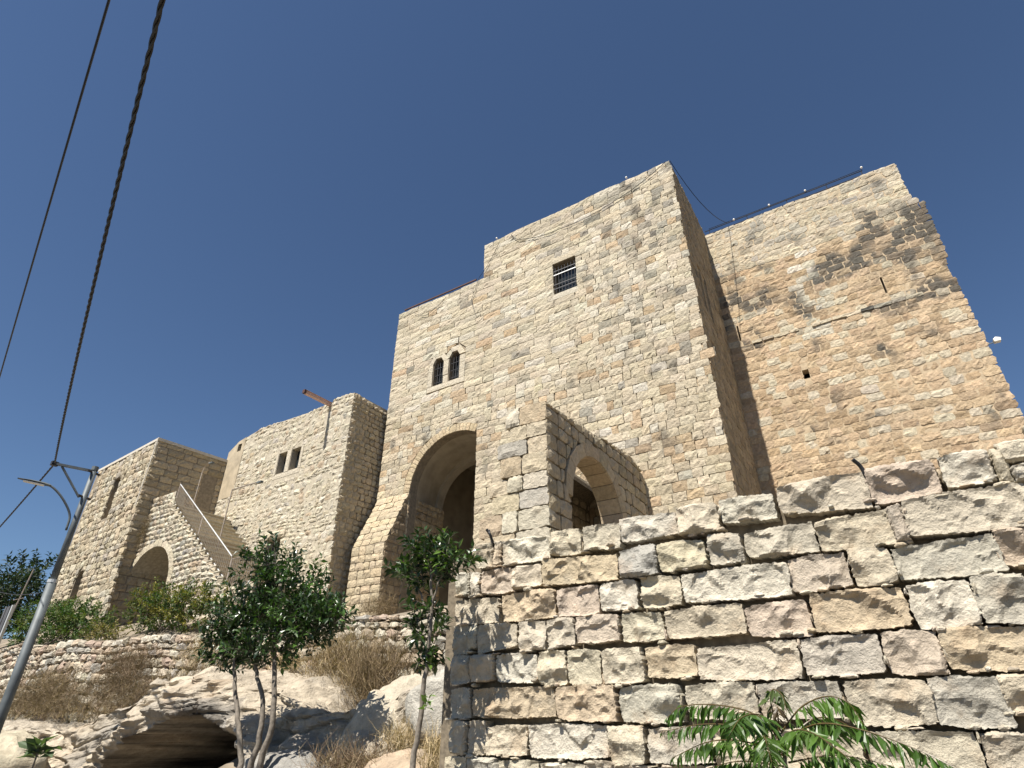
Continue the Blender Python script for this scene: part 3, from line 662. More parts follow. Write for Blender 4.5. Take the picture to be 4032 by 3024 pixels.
# ================================================================== FOREGROUND RETAINING WALL
WALL = """0.24 3.15 0.50 3.13 0.50 3.40 0.24 3.41 c;0.51 3.14 0.63 3.13 0.62 3.40 0.51 3.40 c;0.64 3.13 1.27 3.10 1.27 3.36 0.64 3.39 w;1.28 3.14 1.66 3.10 1.66 3.37 1.28 3.38 c;1.67 3.14 2.10 3.11 2.10 3.36 1.67 3.38 c;2.09 3.15 2.69 3.15 2.69 3.36 2.09 3.39 w;2.69 3.12 3.09 3.11 3.09 3.37 2.69 3.38 c;3.10 3.17 3.59 3.13 3.59 3.36 3.10 3.39 g;3.61 3.16 4.31 3.08 4.31 3.39 3.61 3.39 c;4.30 3.10 4.78 3.11 4.78 3.37 4.30 3.40 p;4.80 3.14 5.12 3.12 5.12 3.37 4.80 3.38 w;5.12 3.12 5.21 3.08 5.21 3.34 5.12 3.36 c;5.17 3.24 5.38 3.25 5.38 3.39 5.17 3.39 c;5.20 3.10 5.33 3.09 5.33 3.21 5.20 3.21 w;-0.03 2.87 0.19 2.85 0.19 3.10 -0.03 3.12 g;0.20 2.84 0.33 2.83 0.33 3.09 0.20 3.10 w;0.34 2.84 0.77 2.84 0.77 3.10 0.34 3.10 p;0.77 2.85 1.16 2.86 1.16 3.08 0.77 3.08 c;1.17 2.85 2.05 2.80 2.05 3.05 1.17 3.11 o;2.06 2.81 2.46 2.81 2.46 3.09 2.06 3.07 d;2.46 2.82 2.92 2.81 2.92 3.06 2.46 3.08 y;2.94 2.81 3.25 2.81 3.25 3.05 2.94 3.08 g;3.26 2.84 3.84 2.81 3.84 3.06 3.26 3.05 c;3.84 2.80 4.41 2.78 4.41 3.06 3.84 3.04 c;4.37 2.79 4.48 2.80 4.48 3.08 4.37 3.07 p;4.47 2.82 5.25 2.77 5.25 3.09 4.47 3.10 c;-0.03 2.56 0.59 2.54 0.59 2.80 -0.03 2.82 c;0.64 2.54 1.31 2.53 1.31 2.81 0.64 2.81 o;1.33 2.53 1.81 2.52 1.81 2.79 1.33 2.79 p;1.83 2.54 2.22 2.52 2.22 2.79 1.83 2.78 w;2.25 2.52 2.64 2.52 2.64 2.77 2.25 2.81 c;2.65 2.53 3.57 2.50 3.57 2.77 2.65 2.77 w;3.56 2.52 4.01 2.52 4.01 2.78 3.56 2.79 r;4.02 2.51 4.32 2.51 4.32 2.77 4.02 2.80 c;4.31 2.53 4.97 2.50 4.97 2.77 4.31 2.75 g;4.94 2.55 5.15 2.52 5.15 2.78 4.94 2.79 p;-0.02 2.25 0.20 2.25 0.20 2.54 -0.02 2.55 g;0.20 2.30 0.32 2.31 0.32 2.54 0.20 2.53 w;0.32 2.25 0.84 2.30 0.84 2.51 0.32 2.53 c;0.85 2.25 1.19 2.24 1.19 2.51 0.85 2.52 c;1.20 2.25 1.53 2.26 1.53 2.51 1.20 2.51 c;1.54 2.27 2.00 2.27 2.00 2.50 1.54 2.51 p;2.02 2.25 2.44 2.25 2.43 2.48 2.02 2.49 c;2.45 2.25 3.15 2.25 3.15 2.49 2.45 2.48 c;3.15 2.23 3.65 2.18 3.65 2.47 3.15 2.45 p;3.66 2.21 4.32 2.21 4.32 2.48 3.66 2.50 o;4.33 2.18 4.73 2.18 4.73 2.48 4.33 2.49 w;4.72 2.19 5.04 2.17 5.04 2.48 4.72 2.50 g;-0.04 1.97 0.23 1.98 0.23 2.24 -0.04 2.25 g;0.23 1.98 0.55 1.99 0.55 2.23 0.23 2.24 c;0.56 1.97 1.08 1.95 1.08 2.21 0.56 2.23 w;1.09 1.93 1.42 1.92 1.42 2.22 1.09 2.22 c;1.43 1.92 1.79 1.91 1.79 2.20 1.43 2.22 c;1.80 1.92 2.21 1.92 2.21 2.20 1.80 2.20 c;2.22 1.95 2.69 1.95 2.69 2.20 2.22 2.20 o;2.69 1.92 3.51 1.90 3.51 2.18 2.69 2.15 c;3.52 1.92 4.07 1.92 4.07 2.18 3.52 2.18 g;4.07 1.91 4.44 1.89 4.44 2.17 4.07 2.19 p;4.43 1.92 4.93 1.90 4.93 2.16 4.43 2.18 o;-0.03 1.66 0.25 1.65 0.25 1.93 -0.03 1.93 g;0.26 1.67 1.27 1.66 1.27 1.91 0.26 1.92 o;1.29 1.64 1.92 1.62 1.92 1.91 1.29 1.91 o;1.94 1.62 2.51 1.61 2.51 1.90 1.94 1.89 g;2.55 1.64 3.13 1.64 3.13 1.89 2.55 1.89 c;3.13 1.63 3.73 1.64 3.73 1.88 3.13 1.88 g;3.75 1.59 4.29 1.60 4.29 1.87 3.75 1.88 c;4.27 1.59 4.70 1.58 4.70 1.87 4.27 1.88 g;4.67 1.67 4.84 1.65 4.84 1.88 4.67 1.88 c;-0.01 1.35 0.21 1.34 0.21 1.63 -0.01 1.63 c;0.22 1.34 0.46 1.35 0.46 1.63 0.22 1.63 c;0.46 1.34 0.95 1.35 0.95 1.60 0.46 1.58 c;0.96 1.33 1.80 1.35 1.80 1.60 0.96 1.60 w;1.81 1.32 2.16 1.31 2.16 1.59 1.81 1.59 c;2.18 1.32 2.72 1.34 2.72 1.59 2.18 1.57 g;2.72 1.31 3.14 1.32 3.14 1.57 2.72 1.58 c;3.15 1.32 3.78 1.33 3.78 1.57 3.15 1.57 c;3.81 1.31 4.46 1.32 4.46 1.56 3.81 1.56 c;4.46 1.31 4.72 1.32 4.72 1.56 4.46 1.55 c;-0.04 1.08 0.25 1.09 0.24 1.32 -0.04 1.32 c;0.25 1.09 0.60 1.11 0.60 1.32 0.25 1.31 g;0.61 1.09 1.07 1.11 1.07 1.31 0.61 1.30 c;1.08 1.10 1.55 1.12 1.55 1.30 1.08 1.29 w;1.56 1.11 2.19 1.13 2.19 1.30 1.56 1.33 c;2.21 1.11 2.73 1.14 2.73 1.32 2.21 1.30 c;2.74 1.13 3.31 1.15 3.31 1.31 2.74 1.29 g;3.32 1.15 3.91 1.16 3.91 1.32 3.32 1.31 c;3.78 1.14 4.21 1.16 4.21 1.30 3.78 1.29 c;4.22 1.16 4.65 1.17 4.65 1.31 4.22 1.30 g"""
rt = thing('retaining_wall', 'foreground retaining wall of large rock-faced limestone blocks with chips in the joints', 'wall', (-1.5, 5.5, 0))
fF = facing((-4.27, 5.55, 0), 3.4)
TONES = dict(c=(.60, .53, .405), w=(.65, .595, .485), g=(.545, .50, .41), d=(.42, .40, .35), o=(.57, .465, .325), p=(.59, .495, .38), r=(.59, .50, .39), y=(.575, .505, .36))
b = MB(); b.box(fF([(3.5, -.40, 1.5)])[0], (3.75, .24, 1.80), [fF.u, fF.n, Z3]); b.box(fF([(.14, -.40, 1.2)])[0], (.12, .2, 1.6), [fF.u, fF.n, Z3]); b.build('joint_fill', M['joint'], rt)
def near_stone(c, tn, fine=.0165, bulge=.085):
    c = np.array(c); W = np.linalg.norm(c[1] - c[0]); H = np.linalg.norm(c[3] - c[0])
    n = max(4, int(W / fine)); m = max(4, int(H / fine)); bl = bulge * rng.uniform(.75, 1.25)
    v, f = block(c, n, m, depth=.2, bulge=bl, rough=.0022, gap=.007, rnd=.16, jit=.35, facets=int(4 + W * 9), edge=.005, fs=1.3)
    k = (n + 1) * (m + 1); off = rng.uniform(0, 50, 3); p = v[:k]; lo, hi = p.min(0), p.max(0)
    ed = np.minimum(np.minimum(p[:, 0] - lo[0], hi[0] - p[:, 0]), np.minimum(p[:, 2] - lo[2], hi[2] - p[:, 2])) / (.3 * H)
    cut = np.zeros(k)
    for _ in range(int(14 + W * 70)):                 # conchoidal flakes knocked off the face, more of them along the lower edge
        x = rng.uniform(lo[0], hi[0]); z = lo[2] + (hi[2] - lo[2]) * rng.beta(1.1, 1.5); r_ = rng.choice([rng.uniform(.014, .05), rng.uniform(.04, .11)], p=[.6, .4]); a = rng.uniform(0, np.pi); el = rng.uniform(1.0, 2.2)
        dx, dz = p[:, 0] - x, p[:, 2] - z; q = ((dx * math.cos(a) + dz * math.sin(a)) / el) ** 2 + (dz * math.cos(a) - dx * math.sin(a)) ** 2
        g = np.clip(1 - q / r_ ** 2, 0, 1); tilt = 1 + (dx * math.cos(a * 3) + dz * math.sin(a * 3)) / r_ * .6
        cut = np.maximum(cut, r_ * rng.uniform(.22, .58) * np.sqrt(g) * np.clip(tilt, .2, 1.8))
    nz = np.array([.020 * fract((q[0] + off[0], q[2] + off[1], off[2]), 6.0, 4) for q in p])
    tz = (p[:, 2] - lo[2]) / (hi[2] - lo[2]); nz = nz + .022 * np.clip(tz - .25, -1, .35)     # faces lean out from a broken lower edge
    v[:k, 1] += (nz - cut) * np.clip(.25 + ed, 0, 1); v[:k, 1] = np.maximum(v[:k, 1], -.05)
    v[:k, 0] += [.008 * MN.noise(Vector((q[0] * 7, q[2] * 7, off[0]))) for q in p]; v[:k, 2] += [.008 * MN.noise(Vector((q[0] * 6, q[2] * 8, 9 + off[0]))) for q in p]
    v[k:, 1] = -.2; rr = topo(n, m)[1]; v[k:, 0] = v[rr, 0]; v[k:, 2] = v[rr, 2]; v[:, 1] += rng.normal(0, .012)
    return fF(v), f, tone(TONES[tn], .04)
st = []
for row in WALL.split(';'):
    q = row.split(); a = np.array([float(x) for x in q[:8]]).reshape(4, 2); a[:2, 1] -= .014; a[2:, 1] += .010; a[[0, 3], 0] -= .003; a[[1, 2], 0] += .003; st.append(near_stone(a, q[8]))
for z0, z1, s0 in ((3.1, 3.36, 5.62), (2.78, 3.05, 5.75), (2.5, 2.77, 5.45), (2.18, 2.47, 5.4), (1.93, 2.2, 5.5), (1.62, 1.9, 5.3), (1.33, 1.6, 5.1), (1.15, 1.32, 5.2)):   # the wall goes on to the right
    s = s0
    while s < 7.1: e = s + rng.uniform(.3, .7); st.append(near_stone([(s, z0), (e - .02, z0), (e - .02, z1), (s, z1)], rng.choice(list('ccwgop')), .035)); s = e
for z0, z1 in ((.84, 1.12), (.56, .83), (.28, .55), (0, .27)):                                   # and down to the road
    s = -.05
    while s < 7.1: e = s + rng.uniform(.3, .7); st.append(near_stone([(s, z0), (e - .02, z0), (e - .02, z1), (s, z1)], rng.choice(list('ccwgop')), .06)); s = e
lay(rt, st, M['near'], cull=True)
# small pinning stones and mortar crumbs in the joints
chips = []
for row in WALL.split(';'):
    q = row.split(); a = np.array([float(x) for x in q[:8]]).reshape(4, 2)
    for _ in range(rng.choice([1, 2, 3])):
        x = a[0, 0] + (a[1, 0] - a[0, 0]) * rng.random(); z = a[0, 1] - .012 + rng.normal(0, .008); w = rng.uniform(.015, .06); h = rng.uniform(.008, .02)
        chips.append((x, z, w, h))
    if rng.random() < .7: chips.append((a[1, 0] + .008, a[1, 1] + rng.uniform(.03, .24), .012, rng.uniform(.015, .045)))
for x, z, w, h in chips:
    t = TONES[rng.choice(list('ccwpo'))]; c = [(x - w, z - h), (x + w, z - h * rng.uniform(.6, 1)), (x + w * rng.uniform(.6, 1), z + h), (x - w * rng.uniform(.6, 1), z + h)]
    v, f = block(c, 4, 3, .1, .015, .004, .001, .5, .3, edge=.003); v[:, 1] += rng.uniform(-.04, .012); mk('chip_stone', fF(v), f, M['near'], rt, tone(t, .08))
# black hose stubs standing out of the wall top
for s, z, dx, dz in ((.48, 3.36, -.05, .20), (4.31, 3.36, -.05, .13)):
    h = thing('hose_stub', 'short black hose stub curving out of the wall top beside the archway' if s < 1 else 'short straight black pipe stub standing above the wall top', 'pipe', fF([(s, 0, z)])[0])
    MB().tube(spline(fF([(s, -.09, z - .12), (s, -.06, z), (s + dx * .3, -.04, z + dz * .6), (s + dx, 0, z + dz)]), 5), .016, 8).build('hose', M['black'], h)
    if s < 1: MB().tube(spline(fF([(s + .03, -.09, z - .12), (s + .03, -.06, z), (s + .02, .02, z + dz * .6), (s - .01, 0, z + dz * .9)]), 5), .012, 8).build('hose', M['black'], h)

# ================================================================== RUBBLE TERRACE WALL
gw = thing('terrace_wall', 'low whitish rubble terrace wall above the cave', 'wall', (-16, 9.6, 1.5))
class Curve(Frame):
    def __call__(s, p):
        p = np.asarray(p, float).reshape(-1, 3); y = np.array([GW(x) for x in p[:, 0]])
        return np.stack([p[:, 0], y - p[:, 1] + .25 * np.sin(p[:, 0] * .35), p[:, 2]], 1)
fG = Curve((0, 0, 0), (1, 0, 0), (0, -1, 0))
GT = lambda s: 3.86 - (s + 26) * .012 + .06 * vnoise((s, 0, 0), .9)
b = MB(); xs = np.linspace(-34, -5.8, 60)
for a, c in zip(xs[:-1], xs[1:]):
    v = fG([(a, -.1, 1.0), (c, -.1, 1.0), (c, -.1, GT(c) - .05), (a, -.1, GT(a) - .05), (a, -.5, GT(a) - .05), (c, -.5, GT(c) - .05)]); b.add(v, [(0, 1, 2, 3), (3, 2, 5, 4)])
b.build('earth_core', M['joint'], gw)
tg = lambda s, z: tone([(.58, .51, .40), (.54, .44, .33), (.64, .59, .48), (.46, .43, .37), (.50, .39, .30)][rng.choice(5, p=[.4, .2, .2, .1, .1])], .1)
st = courses(fG, -31, -5.9, 1.35, lambda s: GT(s) + .03 * vnoise((s, 2, 0), 3), (.12, .30), lambda s, z: (.12, .5), tg, wob=.045, m=4, depth=.14, bulge=.08, rough=.024, gap=.010, rnd=.45, edge=.034, facets=3)
st = [q for q in st if not (q[0][:, 2].mean() < 2.6 and rng.random() < .12)]
lay(gw, st, M['rough'], limit=300)

# ================================================================== CAVE ROCK
def rock_top(x):
    return np.interp(x, [-34, -24, -21, -18, -16.3, -14.4, -12.1, -9.7, -8.7, -7.5, -6, -4], [1.3, 1.5, 1.55, 1.45, 1.95, 2.35, 2.4, 2.2, 1.75, 1.8, 2.15, 2.1])
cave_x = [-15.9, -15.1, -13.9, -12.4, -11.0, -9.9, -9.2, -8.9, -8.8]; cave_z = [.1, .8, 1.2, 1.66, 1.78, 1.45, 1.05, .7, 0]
def rock_point(x, t):
    zt = rock_top(x); f0 = 7.35 + .5 * math.sin(x * .31 + 1) + .35 * fract((x, 0, 4), .25, 2)
    if t < .62:
        q = t / .62; z = -.4 + (zt + .4) * q; y = f0 + .55 * q ** 2.2
        zc = np.interp(x, cave_x, cave_z, -9, -9); d = zc - z
        y += 6.5 * max(0, min(1, (d - .02) / .3)) ** .6
        if -.75 < d <= .02: y -= .45 * (1 - abs(d + .25) / .55) if abs(d + .25) < .55 else 0
    else:
        q = (t - .62) / .38; yw = GW(x) + .1; y = f0 + .55 + (yw - f0 - .55) * q; z = zt + q * (.18 + .25 * max(0, 1 - abs(x + 11) / 4))
    p = np.array([x, y, z]); n = fract(p, .55, 5); n2 = abs(MN.noise(Vector((x * 1.1, y * .8, z * 2.4)))); n3 = fract(p, 2.6, 4)
    c = MN.voronoi(Vector((x * .9, y, z * 1.6)))[0]
    n4 = fract((x, y, z * 1.8), 6.5, 3); bed = abs(MN.noise(Vector((x * .5, y * .5, z * 5.5 + n * 1.5))))
    e = .26 * n - .26 * n2 + .09 * n3 + .035 * n4 + .2 * min(.6, c[1] - c[0]) - .08 * max(0, .22 - bed) / .22
    return (x + .06 * n3, y - e * (1 if t < .62 else .35), z + e * (.12 if t < .62 else .55))
n_ = lambda p: fract(p, 1.1, 3)
nx, nt_ = 420, 130
xs = np.linspace(-34, -4.1, nx); ts = np.concatenate([np.linspace(.12, .62, 95), np.linspace(.64, 1, 35)]); v = []; tn = []
for t in ts:
    for x in xs:
        p = rock_point(x, t); v.append(p)
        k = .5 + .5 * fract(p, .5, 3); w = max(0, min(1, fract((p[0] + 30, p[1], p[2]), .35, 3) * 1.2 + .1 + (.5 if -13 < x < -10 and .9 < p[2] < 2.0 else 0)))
        base = np.array((.58, .50, .385)) * (1 - w) + np.array((.33, .31, .28)) * w; shade_soot = max(0, min(1, (np.interp(x, cave_x, cave_z, -9, -9) - p[2] + .02 + .16 * n_(p)) / .14)) if t < .6 else 0; shade_soot = max(shade_soot, .75 * max(0, min(1, 1.5 * fract((p[0] * .6, p[1], p[2] * .9 + 5), 1.0, 4) + .35)) if (-12 < x < -8.6 and .8 < p[2] < 1.9 and t < .6) else 0); tn.append(base * (.85 + .3 * k) * (1 - shade_soot) + np.array((.055, .05, .045)) * shade_soot)  # cave shade painted black below the roof line; sooty stain on the right rim
tn = np.array(tn)
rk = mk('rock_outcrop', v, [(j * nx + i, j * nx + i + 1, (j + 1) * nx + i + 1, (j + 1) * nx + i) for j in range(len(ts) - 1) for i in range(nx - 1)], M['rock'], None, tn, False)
rk['kind'] = 'structure'
def boulder(name, c, h, label, seed, rot=0, col=(.62, .55, .43)):
    n, m = 40, 26; v = []; rs = np.random.default_rng(seed)
    for j in range(m + 1):
        for i in range(n):
            th, ph = 2 * np.pi * i / n, np.pi * j / m; d = np.array([math.sin(ph) * math.cos(th), math.sin(ph) * math.sin(th), math.cos(ph)])
            d = np.sign(d) * abs(d) ** .75; p = d + seed
            r_ = 1 + .22 * fract(p, .9, 4) - .12 * abs(MN.noise(Vector(p * 1.9))) + .05 * fract(p, 5, 3); q = d * np.array(h) * r_
            v.append((c[0] + q[0] * math.cos(rot) - q[1] * math.sin(rot), c[1] + q[0] * math.sin(rot) + q[1] * math.cos(rot), c[2] + q[2]))
    f = [(j * n + i, j * n + (i + 1) % n, (j + 1) * n + (i + 1) % n, (j + 1) * n + i) for j in range(m) for i in range(n)]
    o = mk(name, v, f, M['rock'], None, np.array(col), True); return tag(o, label, 'boulder')
boulder('boulder', (-7.0, 8.0, 1.35), (.95, .7, .85), 'big smooth pale boulder left of the wall corner', 3, .3)
boulder('boulder', (-5.6, 7.6, 1.75), (.75, .6, .55), 'greyish boulder tucked behind the end of the retaining wall', 8, .2, (.55, .52, .45))
boulder('boulder', (-18.6, 7.1, .65), (1.7, .8, .85), 'rounded sunlit boulder below the lamp post', 21, .1, (.60, .53, .39))
boulder('boulder', (-8.3, 6.9, .75), (1.1, .6, .5), 'low cracked grey boulder under the dry weeds', 33, -.2, (.42, .40, .36))
boulder('boulder', (-5.7, 6.7, .85), (.8, .5, .45), 'tan boulder at the foot of the slender tree', 41, .4, (.58, .45, .32))
# slope of earth and scree between the rock and the wall end
grid_sheet('scree_slope', np.linspace(-10.5, -4.3, 50), np.linspace(5.7, 9.9, 40), lambda x, y: .15 + (y - 5.7) * .48 + .18 * fract((x, y, 2), .9, 4) , M['soil'])

# ================================================================== PLANTS
def leaves(P, D, N, L, Wd):
    """arrays of leaves: base P, direction D, normal N, length, width -> folded four-sided blades"""
    D = D / (np.linalg.norm(D, axis=1)[:, None] + 1e-9); S = np.cross(D, N); S /= np.linalg.norm(S, axis=1)[:, None] + 1e-9; U = np.cross(S, D)
    L = L[:, None]; Wd = Wd[:, None]; k = len(P)
    v = np.stack([P, P + D * L * .45 + S * Wd * .5 + U * Wd * .18, P + D * L - U * L * .12, P + D * L * .45 - S * Wd * .5 + U * Wd * .18, P + D * L * .5], 1).reshape(-1, 3)
    f = []
    for i in range(k): b_ = 5 * i; f += [(b_, b_ + 1, b_ + 4), (b_ + 1, b_ + 2, b_ + 4), (b_, b_ + 4, b_ + 3), (b_ + 4, b_ + 2, b_ + 3)]
    return v, f
def crown(par, blobs, n, size, cols, mat, name='crown', seed=1, twig=.32):
    """leafy sprays through the volume of several uneven lobes; blobs: centre, radii, weight"""
    r = np.random.default_rng(seed); w = np.array([b_[2] for b_ in blobs]); w = w / w.sum(); P = []; D = []; T = []
    tw = MB(); k = 0
    while k < n:
        b_ = blobs[r.choice(len(blobs), p=w)]; d = r.normal(size=3); d /= np.linalg.norm(d); rad = r.random() ** .45
        c = np.array(b_[0]) + d * np.array(b_[1]) * rad
        g = d * np.array([1, 1, .6]) + np.array([0, 0, .55]) + r.normal(0, .35, 3); g /= np.linalg.norm(g); ln = twig * r.uniform(.5, 1.2); m = r.integers(7, 13)
        tw.tube([c - g * ln * .5, c + g * ln * .5], [.004, .0015], 3)
        sh = cols[r.choice(len(cols))]
        for i in range(m):
            t = (i + .5) / m - .5; a = i * 2.4 + r.uniform(0, .6); s = np.cross(g, [0.3, .2, 1.0]); s /= np.linalg.norm(s); q = np.cross(g, s)
            P.append(c + g * ln * t); D.append(g * .75 + math.cos(a) * s + math.sin(a) * q + r.normal(0, .15, 3)); T.append(np.array(sh) * r.uniform(.7, 1.35)); k += 1
    P = np.array(P); D = np.array(D); N = np.array([0, 0, 1.0]) + r.normal(0, .45, P.shape); L = size * r.uniform(.65, 1.25, len(P))
    v, f = leaves(P, D, N, L, L * .42); o = mk(name, v, f, M[mat], par, np.repeat(np.array(T), 5, 0))
    q = tw.build('twigs', M['bark'], par); q['kind'] = 'stuff'; return o
GRN = [(.027, .056, .013), (.021, .045, .012), (.038, .076, .016), (.017, .037, .011)]; GRN2 = GRN + [(.10, .17, .03)]
def trunk(par, pts, r0, r1, name='trunk'):
    p = spline(pts, 6); n = len(p); p = p + np.random.default_rng(int(abs(pts[0][0]) * 100)).normal(0, .006, p.shape)
    return MB().tube(p, np.linspace(r0, r1, n), 8).build(name, M['bark'], par, True)
t1 = thing('slender_tree', 'slender young tree with glossy leaves at the end of the retaining wall', 'tree', (-4.22, 4.85, 0))
trunk(t1, [(-4.22, 4.85, -.05), (-4.19, 4.88, .7), (-4.16, 4.9, 1.3), (-4.11, 4.9, 1.75), (-4.08, 4.9, 2.2), (-4.07, 4.9, 2.66), (-4.12, 4.9, 3.1)], .034, .014)
trunk(t1, [(-4.07, 4.9, 2.6), (-4.0, 4.88, 2.8), (-3.9, 4.88, 3.05)], .012, .006, 'branch'); trunk(t1, [(-4.08, 4.9, 2.5), (-4.25, 4.9, 2.8), (-4.4, 4.9, 3.0)], .012, .006, 'branch')
crown(t1, [((-4.15, 4.9, 3.18), (.34, .3, .22), 4), ((-4.42, 4.9, 3.05), (.26, .22, .12), 2), ((-3.85, 4.88, 3.12), (.26, .24, .17), 3), ((-4.15, 4.9, 2.93), (.33, .28, .10), 2),
           ((-4.12, 4.9, 2.62), (.24, .2, .13), 1.5), ((-4.2, 4.9, 2.4), (.18, .16, .14), 1.0), ((-4.13, 4.9, 2.2), (.14, .12, .13), .7), ((-3.97, 4.9, 2.45), (.10, .1, .08), .3), ((-4.0, 4.9, 1.8), (.12, .1, .05), .12)], 1500, .10, GRN2, 'leaf', seed=4, twig=.2)
t2 = thing('triple_stem_tree', 'dark glossy-leaved tree with three thin stems before the cave', 'tree', (-8.3, 6.2, 0))
trunk(t2, [(-8.35, 6.2, -.05), (-8.4, 6.2, .6), (-8.38, 6.2, 1.07), (-8.62, 6.2, 1.6), (-8.85, 6.2, 2.0), (-9.02, 6.2, 2.4), (-9.1, 6.2, 2.8)], .05, .02)
trunk(t2, [(-8.22, 6.15, -.05), (-8.22, 6.2, .6), (-8.17, 6.2, 1.07), (-8.1, 6.2, 1.5), (-8.2, 6.2, 1.95), (-8.5, 6.2, 2.35), (-8.55, 6.2, 3.0)], .055, .02)
trunk(t2, [(-8.12, 6.25, -.05), (-8.12, 6.25, .6), (-8.05, 6.25, 1.1), (-7.95, 6.25, 1.6), (-8.05, 6.25, 2.1), (-8.2, 6.25, 2.6), (-8.3, 6.25, 3.4), (-8.5, 6.25, 3.9)], .055, .02)
crown(t2, [((-8.6, 6.2, 3.75), (.5, .5, .55), 4), ((-8.4, 6.2, 3.2), (.8, .7, .5), 6), ((-9.15, 6.2, 2.95), (.6, .5, .45), 5), ((-9.3, 6.2, 2.6), (.45, .4, .28), 2.5), ((-7.6, 6.2, 2.95), (.65, .5, .4), 5), ((-7.1, 6.2, 2.95), (.4, .35, .25), 1.6), ((-8.3, 6.2, 2.6), (.7, .6, .25), 3), ((-7.8, 6.2, 3.5), (.4, .4, .4), 1.6)], 7200, .115, GRN + [(.06, .12, .025)], 'leaf', seed=9, twig=.3)
def bush(name, label, c, blobs, n, size, cols, seed, cat='bush', group=None):
    o = thing(name, label, cat, c, group); r = np.random.default_rng(seed)
    crown(o, blobs, n, size, cols, 'leaf2', 'crown', seed, .3)
    for i in range(6):
        b_ = blobs[i % len(blobs)]; e = np.array(b_[0]) + r.normal(0, .2, 3); trunk(o, [np.array(c) + r.normal(0, .1, 3) * [1, 1, 0], (np.array(c) + e) / 2 + r.normal(0, .08, 3), e], .025, .008, 'stem')
    return o
YG = [(.13, .13, .025), (.09, .11, .025), (.05, .085, .02), (.17, .15, .03), (.035, .065, .018)]
bush('garden_shrub', 'yellowish green shrub growing before the stair recess', (-20.6, 11.0, 3.9), [((-21.3, 11, 4.95), (1.0, .6, .85), 4), ((-20.2, 11, 4.85), (1.1, .6, .75), 4), ((-18.8, 11, 4.75), (1.2, .6, .75), 4), ((-17.8, 11, 4.9), (.6, .5, .55), 1.3)], 5000, .13, YG, 14)
bush('garden_shrub', 'dark green shrub at the foot of the block house', (-28, 11, 4.1), [((-29.0, 11, 5.0), (1.8, .8, .95), 5), ((-26.6, 11, 4.95), (1.5, .7, .85), 5), ((-24.7, 11, 4.75), (1.0, .6, .65), 2)], 5000, .15, [(.04, .085, .02), (.03, .06, .016), (.07, .11, .025), (.10, .12, .03)], 15)
bush('garden_shrub', 'small pale shrub between the two larger garden shrubs', (-23.2, 10.6, 3.9), [((-23.3, 10.6, 4.3), (.6, .4, .4), 1), ((-22.4, 10.6, 4.2), (.5, .4, .3), 1)], 700, .12, [(.16, .14, .05), (.09, .10, .03), (.22, .18, .08)], 16)
bg = thing('background_tree', 'dark evergreen tree behind the lamp post', 'tree', (-62, 20, 4))
trunk(bg, [(-62, 20, 3), (-61.8, 20, 8), (-61.5, 20, 11)], .3, .15)
crown(bg, [((-62, 20, 10.5), (4.5, 3.5, 2.6), 5), ((-66, 20, 9.2), (3.5, 3, 2.2), 3), ((-57.5, 20, 10.8), (3.4, 3, 2.6), 4), ((-60, 20, 7.5), (6.5, 3, 2.2), 4)], 7000, .42, [(.018, .032, .012), (.026, .042, .016), (.014, .026, .01)], 'leaf2', seed=22, twig=1.0)

def strands(par, name, base, n, h, spread, cols, seed, wd=.006, tangle=.3, mat='dry'):
    """dry stalks: narrow crossed blades bending out from the base area"""
    r = np.random.default_rng(seed); V = []; F = []; T = []
    for i in range(n):
        p = np.array(base(r)); d = r.normal(0, 1, 3) * [1, 1, .3]; d[2] = abs(d[2]) + 1.0; d *= np.array([spread, spread, 1]); d /= np.linalg.norm(d); L = h * r.uniform(.4, 1.2); k = 4
        side = np.cross(d, r.normal(size=3)); side /= np.linalg.norm(side) + 1e-9; b0 = len(V)
        for j in range(k):
            t = j / (k - 1); w = wd * (1 - .75 * t); V += [p - side * w, p + side * w]; d = d + r.normal(0, tangle, 3); d /= np.linalg.norm(d); p = p + d * L / (k - 1)
        c = np.array(cols[r.choice(len(cols))]) * r.uniform(.7, 1.3); T += [c] * (2 * k)
        F += [(b0 + 2 * j, b0 + 2 * j + 1, b0 + 2 * j + 3, b0 + 2 * j + 2) for j in range(k - 1)]
    return mk(name, V, F, M[mat], par, np.array(T))
DRY = [(.22, .165, .10), (.17, .125, .08), (.29, .22, .13), (.13, .095, .06)]; STRAW = [(.40, .31, .18), (.32, .24, .135), (.46, .37, .23)]
def dry_bush(label, c, rad, n, h, cols, seed, spread=.8, tangle=.45):
    o = thing('dry_bush', label, 'bush', c, 'dry bushes on the rock')
    strands(o, 'stalks', lambda r: np.array(c) + r.uniform(-1, 1, 3) * np.array(rad) * r.uniform(.6, 1.3), int(n * 1.7), h * .62, spread * 1.3, cols, seed, .0042, tangle + .2); return o
dry_bush('wide brown thicket hanging on the terrace wall behind the lamp post', (-21.5, 8.85, 2.4), (1.6, .25, .5), 1700, .7, DRY, 1)
dry_bush('dense dark brown thicket in the middle of the terrace wall', (-17.6, 8.95, 2.7), (1.2, .25, .55), 2000, .75, [(.16, .115, .075), (.12, .085, .055), (.21, .155, .10)], 2)
dry_bush('sparse brown thicket low on the left end of the terrace wall', (-25.5, 8.7, 1.9), (1.5, .25, .35), 1000, .6, DRY, 3)
dry_bush('straw-coloured thicket on the rock top behind the three-stem tree', (-14.2, 8.9, 3.0), (.9, .3, .35), 700, .6, DRY + STRAW, 4)
dry_bush('tall straw-coloured weeds right of the three-stem tree', (-9.6, 8.9, 2.5), (.9, .35, .5), 1700, .85, DRY + STRAW, 5, .35, .22)
